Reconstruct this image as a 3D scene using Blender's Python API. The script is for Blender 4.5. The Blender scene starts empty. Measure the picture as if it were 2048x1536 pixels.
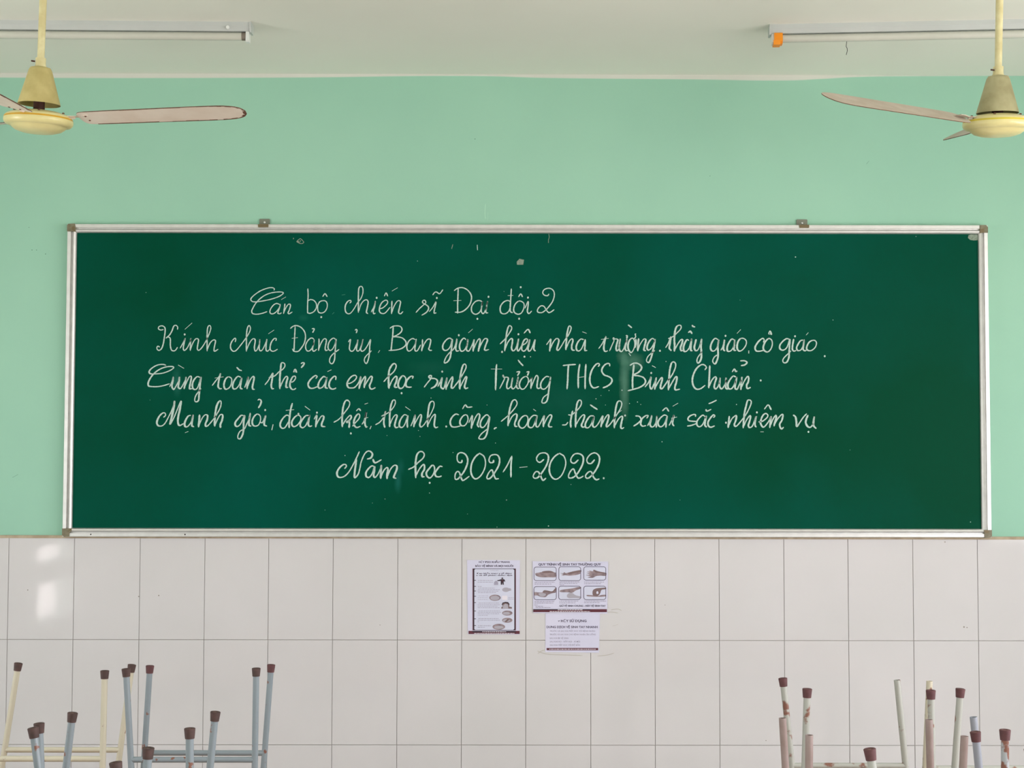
import bpy, bmesh, math, random
from mathutils import Vector, Matrix
random.seed(7)
SC = bpy.context.scene
COL = SC.collection

# ------------------------------------------------------------------ camera
FPX = 2962.0                                   # focal length in pixels of a 2048 x 1536 frame
CAMP = Vector((0.0, -5.777, 1.7416))
PIT, YAW, ROL = 0.0486, 0.0035, 0.0017
_c, _s = math.cos(YAW), math.sin(YAW)
R0 = Vector((_c, -_s, 0)); D0 = Vector((_s, _c, 0)); Z0 = Vector((0, 0, 1))
FW = math.cos(PIT) * D0 + math.sin(PIT) * Z0
U0 = -math.sin(PIT) * D0 + math.cos(PIT) * Z0
RT = math.cos(ROL) * R0 + math.sin(ROL) * U0
UP = -math.sin(ROL) * R0 + math.cos(ROL) * U0
cd = bpy.data.cameras.new('camera'); cam = bpy.data.objects.new('camera', cd); COL.objects.link(cam)
cd.sensor_width = 36; cd.lens = FPX / 2048 * 36; cd.clip_start = 0.05
cam.matrix_world = Matrix(((RT.x, UP.x, -FW.x, CAMP.x), (RT.y, UP.y, -FW.y, CAMP.y), (RT.z, UP.z, -FW.z, CAMP.z), (0, 0, 0, 1)))
SC.camera = cam

def ray(px, py): return FW + RT * ((px - 1024) / FPX) + UP * (-(py - 768) / FPX)
def at(px, py, Y=0.0):                         # the point of the upright plane y = Y seen at a pixel
    d = ray(px, py); t = (Y - CAMP.y) / d.y; return CAMP + d * t
def atz(px, py, Z):
    d = ray(px, py); t = (Z - CAMP.z) / d.z; return CAMP + d * t

# ------------------------------------------------------------------ light and exposure
ZC = at(1024, 149).z                           # ceiling height
W2, YB = 3.5, -9.2                             # half width and back wall of the room
wd = bpy.data.worlds.new('sky'); SC.world = wd; wd.use_nodes = True
nt = wd.node_tree; nt.nodes.clear()
out = nt.nodes.new('ShaderNodeOutputWorld'); bg = nt.nodes.new('ShaderNodeBackground')
tc = nt.nodes.new('ShaderNodeTexCoord'); sp = nt.nodes.new('ShaderNodeSeparateXYZ'); rp = nt.nodes.new('ShaderNodeValToRGB')
rp.color_ramp.elements[0].position = 0.48; rp.color_ramp.elements[0].color = (0.98, 0.90, 0.90, 1)
rp.color_ramp.elements[1].position = 0.52; rp.color_ramp.elements[1].color = (1.0, 0.95, 1.02, 1)
mp = nt.nodes.new('ShaderNodeMath'); mp.operation = 'MULTIPLY_ADD'; mp.inputs[1].default_value = 0.5; mp.inputs[2].default_value = 0.5
nt.links.new(tc.outputs['Generated'], sp.inputs[0]); nt.links.new(sp.outputs['Z'], mp.inputs[0]); nt.links.new(mp.outputs[0], rp.inputs[0])
nt.links.new(rp.outputs[0], bg.inputs['Color']); bg.inputs['Strength'].default_value = 12.2
nt.links.new(bg.outputs[0], out.inputs[0])
SC.view_settings.view_transform = 'Standard'; SC.view_settings.look = 'None'
SC.view_settings.gamma = 1; SC.view_settings.use_curve_mapping = False
SC.view_settings.exposure = 0.0
# openings of the side walls: (side, y0, y1, z0, z1)
WIN = [(1, -3.5, -1.6, 1.12, 2.5), (1, -5.9, -3.9, 1.12, 2.5), (1, -8.6, -6.6, 1.12, 2.5),
       (-1, -3.0, -1.9, 1.12, 2.5), (-1, -8.9, -8.2, 1.12, 2.5)]
def portal(name, x, y0, y1, z0, z1, sgn):
    l = bpy.data.lights.new(name, 'AREA'); l.shape = 'RECTANGLE'; l.size = y1 - y0; l.size_y = z1 - z0
    l.cycles.is_portal = True
    o = bpy.data.objects.new(name, l); COL.objects.link(o)
    m = Matrix(((0, 0, sgn, 0), (1, 0, 0, 0), (0, 1, 0, 0), (0, 0, 0, 1))) if sgn > 0 else Matrix(((0, 0, -1, 0), (-1, 0, 0, 0), (0, 1, 0, 0), (0, 0, 0, 1)))
    o.matrix_world = Matrix.Translation((x, (y0 + y1) / 2, (z0 + z1) / 2)) @ m
for i, (sd, y0, y1, z0, z1) in enumerate(WIN):
    portal('window_light', sd * (W2 + 0.16), y0, y1, z0, z1, sd)

# ------------------------------------------------------------------ materials
def lin(r, g, b):
    f = lambda c: (c / 255 / 12.92) if c / 255 <= 0.04045 else ((c / 255 + 0.055) / 1.055) ** 2.4
    return (f(r), f(g), f(b), 1)
def mat(name, col, rough=0.6, metal=0.0, col2=None, scale=8.0, lo=0.35, hi=0.65, bump=0.0, bscale=60.0, spec=0.5, detail=4.0, coat=0.0):
    m = bpy.data.materials.new(name); m.use_nodes = True
    n = m.node_tree; p = n.nodes['Principled BSDF']
    p.inputs['Roughness'].default_value = rough; p.inputs['Metallic'].default_value = metal
    p.inputs['Specular IOR Level'].default_value = spec; p.inputs['Coat Weight'].default_value = coat
    g = n.nodes.new('ShaderNodeNewGeometry')
    tx = n.nodes.new('ShaderNodeTexNoise'); tx.inputs['Scale'].default_value = scale; tx.inputs['Detail'].default_value = detail
    n.links.new(g.outputs['Position'], tx.inputs['Vector'])
    r = n.nodes.new('ShaderNodeValToRGB'); r.color_ramp.elements[0].position = lo; r.color_ramp.elements[1].position = hi
    r.color_ramp.elements[0].color = col
    r.color_ramp.elements[1].color = col2 if col2 else tuple(min(1, c * 1.05) for c in col[:3]) + (1,)
    n.links.new(tx.outputs['Fac'], r.inputs[0]); n.links.new(r.outputs[0], p.inputs['Base Color'])
    if bump:
        t2 = n.nodes.new('ShaderNodeTexNoise'); t2.inputs['Scale'].default_value = bscale; n.links.new(g.outputs['Position'], t2.inputs['Vector'])
        b = n.nodes.new('ShaderNodeBump'); b.inputs['Strength'].default_value = bump; b.inputs['Distance'].default_value = 0.004
        n.links.new(t2.outputs['Fac'], b.inputs['Height']); n.links.new(b.outputs[0], p.inputs['Normal'])
    m['ramp'] = r.name
    return m
M = {}
M['tile'] = mat('glazed_tile', (0.62, 0.61, 0.605, 1), 0.045, col2=(0.65, 0.635, 0.635, 1), scale=2.0, bump=0.05, bscale=5, spec=0.3)
M['grout'] = mat('grout', lin(172, 164, 156), 0.9, bump=0.1)
M['floor'] = mat('floor_tile', lin(215, 205, 200), 0.35, col2=lin(205, 195, 190), scale=1.5)
M['ceiling'] = mat('ceiling_paint', (0.84, 0.86, 0.77, 1), 0.9, col2=(0.81, 0.83, 0.74, 1), scale=1.2, bump=0.15, bscale=9)
M['sidewall'] = mat('side_wall_paint', (0.52, 0.62, 0.56, 1), 0.85)
M['alu'] = mat('brushed_aluminium', (0.68, 0.68, 0.66, 1), 0.38, 0.55, col2=(0.74, 0.74, 0.72, 1), scale=30)
M['corner'] = mat('corner_plastic', lin(128, 122, 98), 0.5, col2=lin(110, 104, 78), scale=80)
M['bracket'] = mat('bracket_steel', lin(120, 124, 110), 0.45, 0.3)
M['lip'] = mat('bracket_lip', lin(112, 98, 68), 0.5, 0.2)
M['chalk'] = mat('chalk', (0.37, 0.53, 0.465, 1), 0.95, col2=(0.54, 0.67, 0.62, 1), scale=260, lo=0.3, hi=0.6, spec=0.1)
M['faint'] = mat('faint_chalk', (0.06, 0.25, 0.18, 1), 0.95, spec=0.1)
M['chip'] = mat('bare_chip', lin(150, 164, 148), 0.8, col2=lin(105, 125, 108), scale=300)
M['hole'] = mat('dark_hole', lin(30, 28, 24), 0.9)
M['batten'] = mat('lamp_batten', lin(186, 192, 188), 0.4, spec=0.4)
M['tube'] = mat('lamp_tube', lin(196, 198, 186), 0.25)
M['socket'] = mat('lamp_socket', lin(225, 230, 225), 0.4)
M['pin'] = mat('socket_brown', lin(120, 112, 100), 0.6)
M['orange'] = mat('orange_plastic', lin(244, 148, 22), 0.45)
M['fancream'] = mat('fan_cream_paint', lin(222, 214, 152), 0.3, col2=lin(210, 200, 140), scale=12, spec=0.5)
M['fancone'] = mat('fan_cone_paint', lin(196, 184, 122), 0.55, col2=lin(178, 165, 104), scale=22)
M['fancone2'] = mat('fan_cone_faded', lin(180, 176, 135), 0.6, col2=lin(158, 152, 112), scale=20)
M['fanrod'] = mat('fan_rod_paint', lin(222, 216, 168), 0.5, col2=lin(202, 192, 140), scale=25)
M['stripe'] = mat('fan_gold_stripe', lin(205, 160, 45), 0.4)
M['stripe2'] = mat('fan_yellow_stripe', lin(205, 190, 60), 0.4)
M['fandark'] = mat('fan_dark_shaft', lin(70, 35, 25), 0.7)
M['blade'] = mat('fan_blade_paint', lin(232, 220, 204), 0.5, col2=lin(222, 206, 188), scale=10)
M['blade2'] = mat('fan_blade_dusty', lin(196, 186, 170), 0.55, col2=lin(180, 168, 150), scale=18)
M['rust'] = mat('rusty_edge', lin(92, 58, 42), 0.9, col2=lin(120, 85, 62), scale=60)
M['cap'] = mat('brown_rubber', lin(84, 62, 58), 0.7, col2=lin(66, 50, 46), scale=60)
M['capred'] = mat('maroon_rubber', lin(98, 62, 64), 0.7, col2=lin(82, 50, 52), scale=60)
M['capend'] = mat('worn_rubber', lin(150, 130, 110), 0.8)
def rusty(name, c1, sc=26, lo=0.60, hi=0.64):
    m = mat(name, c1, 0.32, col2=lin(125, 82, 66), scale=sc, lo=lo, hi=hi, spec=0.6)
    return m
M['cream'] = rusty('cream_tube', lin(196, 191, 170), 30, 0.66, 0.70)
M['blue'] = rusty('blue_grey_tube', lin(132, 144, 150), 34, 0.65, 0.68)
M['pale'] = rusty('pale_grey_tube', lin(170, 173, 165), 26, 0.60, 0.66)
M['pink'] = mat('primer_tube', lin(154, 138, 134), 0.4, col2=lin(142, 124, 118), scale=20)
M['lilac'] = mat('lilac_grey_tube', lin(146, 152, 162), 0.35)
M['wood'] = mat('plywood', lin(170, 120, 70), 0.5, col2=lin(150, 100, 55), scale=6)
M['paper'] = mat('paper', lin(212, 211, 230), 0.55, col2=lin(206, 206, 226), scale=4)
M['ink'] = mat('grey_ink', lin(78, 70, 92), 0.8)
M['ink2'] = mat('faded_ink', lin(160, 156, 174), 0.8)
M['maroon'] = mat('maroon_ink', lin(92, 40, 52), 0.7)
M['dark'] = mat('dark_ink', lin(48, 34, 46), 0.7)
M['handa'] = mat('printed_skin', lin(158, 140, 142), 0.8, col2=lin(124, 108, 114), scale=60)
M['handb'] = mat('printed_skin_dark', lin(120, 100, 100), 0.8)
M['handc'] = mat('printed_skin_pale', lin(170, 166, 176), 0.8)
M['pic'] = mat('printed_panel', lin(204, 207, 224), 0.7)
M['white'] = mat('print_white', lin(225, 220, 228), 0.7)
M['winframe'] = mat('window_frame', lin(190, 195, 190), 0.5)

# front wall: mint paint with a hand-cut white border at the top
def wall_material():
    m = mat('mint_wall_paint', (0.312, 0.578, 0.438, 1), 0.75, col2=(0.35, 0.63, 0.475, 1), scale=1.1, lo=0.3, hi=0.7, bump=0.12, bscale=14, spec=0.3)
    n = m.node_tree; p = n.nodes['Principled BSDF']; r = n.nodes[m['ramp']]
    g = [x for x in n.nodes if x.type == 'NEW_GEOMETRY'][0]
    s = n.nodes.new('ShaderNodeSeparateXYZ'); n.links.new(g.outputs['Position'], s.inputs[0])
    cv = n.nodes.new('ShaderNodeFloatCurve'); mr = n.nodes.new('ShaderNodeMapRange')
    mr.inputs['From Min'].default_value = -2.2; mr.inputs['From Max'].default_value = 2.2
    n.links.new(s.outputs['X'], mr.inputs['Value']); n.links.new(mr.outputs[0], cv.inputs['Value'])
    pts = [(-100, 154), (150, 156), (600, 155), (940, 152), (1100, 156), (1400, 159), (1560, 161), (1640, 158), (1750, 153), (1900, 152), (2150, 151)]
    c = cv.mapping.curves[0]
    base = at(1024, 170).z
    for k, (px, py) in enumerate(pts):
        q = at(px, py); x = (q.x + 2.2) / 4.4; v = (q.z - base) * 10
        if k == 0: c.points[0].location = (max(0, x), v)
        elif k == len(pts) - 1: c.points[-1].location = (min(1, x), v)
        else: c.points.new(x, v)
    cv.mapping.update()
    ma = n.nodes.new('ShaderNodeMath'); ma.operation = 'MULTIPLY_ADD'; ma.inputs[1].default_value = 0.1; ma.inputs[2].default_value = base
    n.links.new(cv.outputs[0], ma.inputs[0])
    su = n.nodes.new('ShaderNodeMath'); su.operation = 'SUBTRACT'; n.links.new(s.outputs['Z'], su.inputs[0]); n.links.new(ma.outputs[0], su.inputs[1])
    m2 = n.nodes.new('ShaderNodeMapRange'); m2.inputs['From Min'].default_value = -0.002; m2.inputs['From Max'].default_value = 0.002
    n.links.new(su.outputs[0], m2.inputs['Value'])
    mx = n.nodes.new('ShaderNodeMix'); mx.data_type = 'RGBA'
    n.links.new(m2.outputs[0], mx.inputs[0]); n.links.new(r.outputs[0], mx.inputs[6]); mx.inputs[7].default_value = (0.66, 0.68, 0.61, 1)
    n.links.new(mx.outputs[2], p.inputs['Base Color'])
    return m
M['wall'] = wall_material()

# chalkboard: deep green with rubbed chalk smears
YBRD = -0.022
def board_material():
    m = mat('chalkboard_green', (0.0002, 0.060, 0.028, 1), 0.42, col2=(0.0005, 0.080, 0.053, 1), scale=0.9, lo=0.38, hi=0.62, bump=0.03, bscale=400, spec=0.035, detail=8)
    n = m.node_tree; p = n.nodes['Principled BSDF']; r = n.nodes[m['ramp']]
    g = [x for x in n.nodes if x.type == 'NEW_GEOMETRY'][0]
    prev = r.outputs[0]
    nz = n.nodes.new('ShaderNodeTexNoise'); nz.inputs['Scale'].default_value = 18; nz.inputs['Detail'].default_value = 5
    n.links.new(g.outputs['Position'], nz.inputs['Vector'])
    for (px, py, rx, ry, st, col) in [(1249, 770, 9, 62, 0.50, (0.13, 0.30, 0.22, 1)), (1266, 722, 20, 16, 0.35, (0.13, 0.30, 0.22, 1)), (1246, 715, 11, 14, 0.35, (0.13, 0.30, 0.22, 1)),
                                 (354, 762, 9, 26, 0.5, (0.02, 0.16, 0.12, 1)), (796, 960, 7, 22, 0.5, (0.015, 0.15, 0.13, 1)), (802, 935, 7, 16, 0.3, (0.015, 0.15, 0.13, 1)),
                                 (607, 636, 9, 6, 0.5, (0.01, 0.13, 0.09, 1)), (1130, 800, 70, 30, 0.12, (0.02, 0.14, 0.11, 1)), (860, 735, 40, 14, 0.15, (0.02, 0.14, 0.10, 1))]:
        c = at(px, py, YBRD); s = (at(px + 10, py, YBRD) - c).x / 10
        v = n.nodes.new('ShaderNodeVectorMath'); v.operation = 'SUBTRACT'; v.inputs[1].default_value = c
        n.links.new(g.outputs['Position'], v.inputs[0])
        w = n.nodes.new('ShaderNodeVectorMath'); w.operation = 'MULTIPLY'; w.inputs[1].default_value = (1 / (rx * s), 0, 1 / (ry * s))
        n.links.new(v.outputs[0], w.inputs[0])
        l = n.nodes.new('ShaderNodeVectorMath'); l.operation = 'LENGTH'; n.links.new(w.outputs[0], l.inputs[0])
        a = n.nodes.new('ShaderNodeMath'); a.operation = 'MULTIPLY_ADD'; a.inputs[1].default_value = 0.9; n.links.new(nz.outputs['Fac'], a.inputs[0]); n.links.new(l.outputs['Value'], a.inputs[2])
        mr = n.nodes.new('ShaderNodeMapRange'); mr.inputs['From Min'].default_value = 1.75; mr.inputs['From Max'].default_value = 0.7; mr.inputs['To Max'].default_value = st
        n.links.new(a.outputs[0], mr.inputs['Value'])
        mx = n.nodes.new('ShaderNodeMix'); mx.data_type = 'RGBA'; mx.inputs[7].default_value = col
        n.links.new(mr.outputs[0], mx.inputs[0]); n.links.new(prev, mx.inputs[6]); prev = mx.outputs[2]
    n.links.new(prev, p.inputs['Base Color'])
    return m
M['board'] = board_material()

# ------------------------------------------------------------------ helpers
def obj(name, bm, m, parent=None, smooth=False, **props):
    me = bpy.data.meshes.new(name); bm.normal_update(); bm.to_mesh(me); bm.free()
    for x in (m if isinstance(m, (list, tuple)) else [m]): me.materials.append(x)
    if smooth:
        for f in me.polygons: f.use_smooth = True
    o = bpy.data.objects.new(name, me); COL.objects.link(o)
    if parent is not None:
        o.parent = parent; o.matrix_parent_inverse = parent.matrix_basis.inverted()
    for k, v in props.items(): o[k] = v
    return o
def thing(name, label, cat, loc, group=None):
    o = bpy.data.objects.new(name, None); COL.objects.link(o); o.location = loc; o.empty_display_size = 0.1
    o['label'] = label; o['category'] = cat
    if group: o['group'] = group
    return o
def box(bm, x0, x1, y0, y1, z0, z1, mi=0):
    v = [bm.verts.new(p) for p in ((x0, y0, z0), (x1, y0, z0), (x1, y1, z0), (x0, y1, z0), (x0, y0, z1), (x1, y0, z1), (x1, y1, z1), (x0, y1, z1))]
    for q in ((0, 3, 2, 1), (4, 5, 6, 7), (0, 1, 5, 4), (1, 2, 6, 5), (2, 3, 7, 6), (3, 0, 4, 7)):
        f = bm.faces.new([v[i] for i in q]); f.material_index = mi
def frame_for(d):
    d = d.normalized(); a = Vector((0, 0, 1)) if abs(d.z) < 0.9 else Vector((1, 0, 0))
    u = d.cross(a).normalized(); return u, d.cross(u).normalized()
def tube(bm, pts, rad, n=14, cap=True, mi=0):
    rings = []
    for i, p in enumerate(pts):
        a = pts[max(0, i - 1)]; b = pts[min(len(pts) - 1, i + 1)]
        u, w = frame_for(b - a)
        r = rad[i] if isinstance(rad, (list, tuple)) else rad
        rings.append([bm.verts.new(p + (u * math.cos(t) + w * math.sin(t)) * r) for t in [2 * math.pi * k / n for k in range(n)]])
    for A, B in zip(rings, rings[1:]):
        for k in range(n):
            f = bm.faces.new((A[k], A[(k + 1) % n], B[(k + 1) % n], B[k])); f.material_index = mi
    if cap:
        for R in (rings[0], rings[-1]):
            f = bm.faces.new(R); f.material_index = mi
    bmesh.ops.recalc_face_normals(bm, faces=bm.faces)
def lathe(bm, prof, mtx=Matrix(), n=40, mi=0):
    rings = []
    for r, z in prof:
        if r < 1e-6: rings.append([bm.verts.new(mtx @ Vector((0, 0, z)))] * n)
        else: rings.append([bm.verts.new(mtx @ Vector((r * math.cos(2 * math.pi * k / n), r * math.sin(2 * math.pi * k / n), z))) for k in range(n)])
    for j, (A, B) in enumerate(zip(rings, rings[1:])):
        for k in range(n):
            vs = []
            for v in (A[k], A[(k + 1) % n], B[(k + 1) % n], B[k]):
                if v not in vs: vs.append(v)
            if len(vs) > 2:
                try: f = bm.faces.new(vs); f.material_index = mi[j] if isinstance(mi, list) else mi
                except ValueError: pass
    bmesh.ops.recalc_face_normals(bm, faces=bm.faces)
def prism(bm, poly, off, mi=0):                 # closed polygon (3-D) pushed along off
    a = [bm.verts.new(p) for p in poly]; b = [bm.verts.new(p + off) for p in poly]; n = len(a)
    for q in (a, b[::-1]):
        f = bm.faces.new(q); f.material_index = mi
    for k in range(n):
        f = bm.faces.new((a[k], b[k], b[(k + 1) % n], a[(k + 1) % n])); f.material_index = mi
    bmesh.ops.recalc_face_normals(bm, faces=bm.faces)
def setsharp(o, ang=35):
    me = o.data; bm = bmesh.new(); bm.from_mesh(me)
    for e in bm.edges:
        if len(e.link_faces) == 2 and e.calc_face_angle(0) > math.radians(ang): e.smooth = False
    bm.to_mesh(me); bm.free()
    for f in me.polygons: f.use_smooth = True

# ------------------------------------------------------------------ the room
T = 0.15
bm = bmesh.new(); box(bm, -W2 - T, W2 + T, YB - T, T, -0.1, 0); obj('floor', bm, M['floor'], kind='structure')
bm = bmesh.new(); box(bm, -W2 - T, W2 + T, YB - T, T, ZC, ZC + 0.12); obj('ceiling', bm, M['ceiling'], kind='structure')
bm = bmesh.new(); box(bm, -W2 - T, W2 + T, YB - T, YB, 0, ZC); obj('wall_back', bm, M['sidewall'], kind='structure')
bm = bmesh.new(); box(bm, -W2 - T, W2 + T, 0, T, 0, ZC)
# plain board behind the tiles shows as grout, paint above it
ZT = at(1024, 1077.2, -0.0107).z
wall = obj('wall_front', bm, M['wall'], kind='structure')
bm = bmesh.new(); box(bm, -W2, W2, -0.0062, 0, 0, ZT); obj('grout_bed', bm, M['grout'], wall)
GLINT_HOLES = [(-6.34, -5.42, 0.485, 0.785), (-6.38, -5.36, 0.925, 1.06)]  # unseen openings added and shaped to reflect as bright patches in the left tiles
def side_wall(name, sd, holes):
    bm = bmesh.new(); x0, x1 = sorted((sd * W2, sd * (W2 + T)))
    hs = sorted(holes); y = YB
    cols = sorted(set([YB, 0.0] + [h[0] for h in hs] + [h[1] for h in hs]))
    for a, b in zip(cols, cols[1:]):
        mid = (a + b) / 2; zs = sorted([(h[2], h[3]) for h in hs if h[0] < mid < h[1]]); z = 0
        for z0, z1 in zs: box(bm, x0, x1, a, b, z, z0); z = z1
        box(bm, x0, x1, a, b, z, ZC)
    obj(name, bm, M['sidewall'], kind='structure')
side_wall('wall_right', 1, [w[1:] for w in WIN if w[0] > 0])
side_wall('wall_left', -1, [w[1:] for w in WIN if w[0] < 0] + GLINT_HOLES)
for i, (sd, y0, y1, z0, z1) in enumerate(WIN):
    bm = bmesh.new(); xm = sd * (W2 + 0.07)
    for a, b, c, d in ((y0, y1, z0, z0 + .04), (y0, y1, z1 - .04, z1), (y0, y0 + .04, z0, z1), (y1 - .04, y1, z0, z1)):
        box(bm, xm - .02, xm + .02, a, b, c, d)
    k = max(1, round((y1 - y0) / 0.6))
    for j in range(1, k):
        yy = y0 + (y1 - y0) * j / k; box(bm, xm - .015, xm + .015, yy - .02, yy + .02, z0, z1)
    obj('window_%d' % (i + 1), bm, M['winframe'], kind='structure')

# wall tiles (0.25 x 0.394 m), three and a half rows
XJ = [18, 149, 280.5, 410, 537.5, 666.3, 795.5, 923.6, 1051.5, 1181, 1309, 1437.5, 1567, 1695.2, 1824.8, 1954]
xs = [at(x, 1180).x for x in XJ]
while xs[0] > -W2: xs.insert(0, max(-W2, xs[0] - 0.2515))
while xs[-1] < W2: xs.append(min(W2, xs[-1] + 0.2515))
zr = [ZT, at(1024, 1279.8).z, at(1024, 1489.2).z]; zr += [zr[-1] - 0.403, max(0.0, zr[-1] - 0.806), 0.0]
zr = [z for i, z in enumerate(zr) if i == 0 or z < zr[i - 1] - 0.02]
G = 0.0008
cache = {}
for i in range(len(xs) - 1):
    w = round(xs[i + 1] - xs[i], 4)
    if w < 0.02: continue
    for j in range(len(zr) - 1):
        h = round(zr[j] - zr[j + 1], 4)
        if (w, h) not in cache:
            bm = bmesh.new(); a, b = w / 2 - G, h / 2 - G; e = 0.0011
            box(bm, -a, a, -0.004, 0, -b, b)
            f = [f for f in bm.faces if f.normal.y < -0.5] or [min(bm.faces, key=lambda q: q.calc_center_median().y)]
            vs = f[0].verts[:]
            base = [(v.co.x, v.co.z) for v in vs]
            nv = [bm.verts.new((x - math.copysign(e, x), -0.0052, z - math.copysign(e, z))) for x, z in base]
            bm.faces.remove(f[0]); bm.faces.new(nv)
            for k in range(4): bm.faces.new((vs[k], vs[(k + 1) % 4], nv[(k + 1) % 4], nv[k]))
            bmesh.ops.recalc_face_normals(bm, faces=bm.faces)
            me = bpy.data.meshes.new('tile'); bm.to_mesh(me); bm.free(); me.materials.append(M['tile']); cache[(w, h)] = me
        o = bpy.data.objects.new('tile', cache[(w, h)]); COL.objects.link(o); o.parent = wall
        o.location = ((xs[i] + xs[i + 1]) / 2, -0.0055, (zr[j] + zr[j + 1]) / 2)
        o.rotation_euler = (random.uniform(-1, 1) * 0.0012, 0, random.uniform(-1, 1) * 0.0018)
YT = -0.0112                                    # front face of the tiling
bm = bmesh.new(); box(bm, -W2, W2, -0.0100, 0, ZT - 0.001, ZT + 0.010)
trim = obj('trim_1', bm, mat('tile_edge_mortar', lin(186, 172, 148), 0.9, col2=lin(165, 150, 126), scale=30), kind='structure')

# small marks on the wall and tiles, one stroke each
def ribbon_pts(pts, sub=6):
    if len(pts) < 3: return [Vector(p) for p in pts]
    P = [Vector(p) for p in pts]; closed = (P[0] - P[-1]).length < 1e-6
    out = []
    for i in range(len(P) - 1):
        p0 = P[i - 1] if i > 0 else (P[-2] if closed else P[0] * 2 - P[1]); p1, p2 = P[i], P[i + 1]
        p3 = P[i + 2] if i + 2 < len(P) else (P[1] if closed else P[-1] * 2 - P[-2])
        for k in range(sub):
            t = k / sub
            out.append(0.5 * ((2 * p1) + (p2 - p0) * t + (2 * p0 - 5 * p1 + 4 * p2 - p3) * t * t + (3 * p1 - p0 - 3 * p2 + p3) * t ** 3))
    out.append(P[-1]); return out
def stroke(bm, pts, thick, thin, Y, sub=6, jit=0.0, taper=True):
    """a chalk stroke through pixel points: wide on downstrokes, thin on upstrokes"""
    c = ribbon_pts(pts, sub); n = len(c); L = R = None; prev = None
    for i, p in enumerate(c):
        d = c[min(n - 1, i + 1)] - c[max(0, i - 1)]
        if d.length < 1e-6: continue
        d.normalize(); k = max(0.0, d.y) ** 1.5
        w = thin + (thick - thin) * k
        prev = w if prev is None else prev * 0.6 + w * 0.4
        w = prev * (1 + random.uniform(-jit, jit))
        if taper and (i == 0 or i == n - 1): w *= 0.45
        nn = Vector((-d.y, d.x)) * w / 2
        if i == 0: p = p - d * w * 0.6
        if i == n - 1: p = p + d * w * 0.6
        a, b = bm.verts.new(at(p.x + nn.x, p.y + nn.y, Y)), bm.verts.new(at(p.x - nn.x, p.y - nn.y, Y))
        if L is not None:
            f = bm.faces.new((L, a, b, R))
        L, R = a, b
def dot(bm, x, y, r, Y, n=8, ry=None):
    ry = ry or r
    bm.faces.new([bm.verts.new(at(x + r * math.cos(t), y + ry * math.sin(t), Y)) for t in [-2 * math.pi * k / n + random.uniform(-.2, .2) for k in range(n)]])

# ------------------------------------------------------------------ chalkboard
def quad_at(a, b, Y): return at(a, b, Y)
board = thing('chalkboard', 'long green chalkboard in aluminium frame, covered with white handwriting', 'chalkboard', at(1054, 1074, 0))
YF = -0.034
OUT = dict(tl=(134.5, 447.5), tr=(1976, 450), br=(1984, 1075), bl=(124, 1073.5))
INN = dict(tl=(152.5, 465), tr=(1957.5, 467.5), br=(1964.5, 1058), bl=(143, 1056))
O = {k: at(*v, YF) for k, v in OUT.items()}; I = {k: at(*v, YF) for k, v in INN.items()}
bm = bmesh.new(); p = [Vector((I[k].x, YBRD, I[k].z)) for k in ('tl', 'tr', 'br', 'bl')]
cx = sum(q.x for q in p) / 4; cz = sum(q.z for q in p) / 4
p = [Vector((cx + (q.x - cx) * 1.003, q.y, cz + (q.z - cz) * 1.008)) for q in p]
prism(bm, p, Vector((0, 0.014, 0))); obj('writing_surface', bm, M['board'], board)
PROF = [(0, .0), (0, .030), (.05, .0335), (.42, .034), (.47, .0265), (.53, .0265), (.58, .031), (.72, .0355), (.86, .034), (.95, .030), (1, .0265), (1, .014)]
def bar(a, b, name='frame_rail'):
    bm = bmesh.new(); rings = []
    for k in (a, b):
        o, i = O[k], I[k]
        rings.append([bm.verts.new((o.x + (i.x - o.x) * s, -d, o.z + (i.z - o.z) * s)) for s, d in PROF])
    n = len(PROF)
    for k in range(n - 1): bm.faces.new((rings[0][k], rings[0][k + 1], rings[1][k + 1], rings[1][k]))
    bm.faces.new(rings[0]); bm.faces.new(rings[1][::-1])
    bmesh.ops.recalc_face_normals(bm, faces=bm.faces)
    o = obj(name, bm, M['alu'], board); setsharp(o, 50); return o
for a, b in (('tl', 'tr'), ('tr', 'br'), ('bl', 'br'), ('tl', 'bl')): bar(a, b)
def corner(k, pts, dark=None):
    bm = bmesh.new(); prism(bm, [at(x, y, -0.0365) for x, y in pts], Vector((0, 0.030, 0)))
    c = obj('corner_cap', bm, M['corner'], board, label='brownish plastic corner cap')
    if dark:
        bm = bmesh.new(); prism(bm, [at(x, y, -0.0375) for x, y in dark], Vector((0, 0.002, 0))); obj('cap_recess', bm, M['lip'], c)
corner('tl', [(151.5, 463.5), (134, 462.5), (134, 451), (136.5, 447.5), (149, 447), (150.5, 452)], [(149, 462), (145, 461), (143, 455), (147, 452), (150, 455)])
corner('tr', [(1959.5, 466.5), (1960, 450), (1972, 450), (1976, 454.5), (1976, 465.5), (1968, 465.5)], [(1960, 465), (1960.3, 458.5), (1968.5, 456.5), (1968.5, 464.5)])
corner('bl', [(124, 1057), (143, 1056.5), (143, 1062), (139, 1065), (138, 1073), (128, 1073.5), (124, 1070)], [(135, 1063), (141, 1057.5), (142.5, 1058.5), (137, 1064)])
corner('br', [(1967.5, 1060), (1984, 1060), (1984, 1073), (1978, 1075.5), (1969.5, 1076), (1969, 1067)], [(1968.5, 1061), (1977.5, 1061), (1978, 1067), (1971, 1066.5)])
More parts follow.
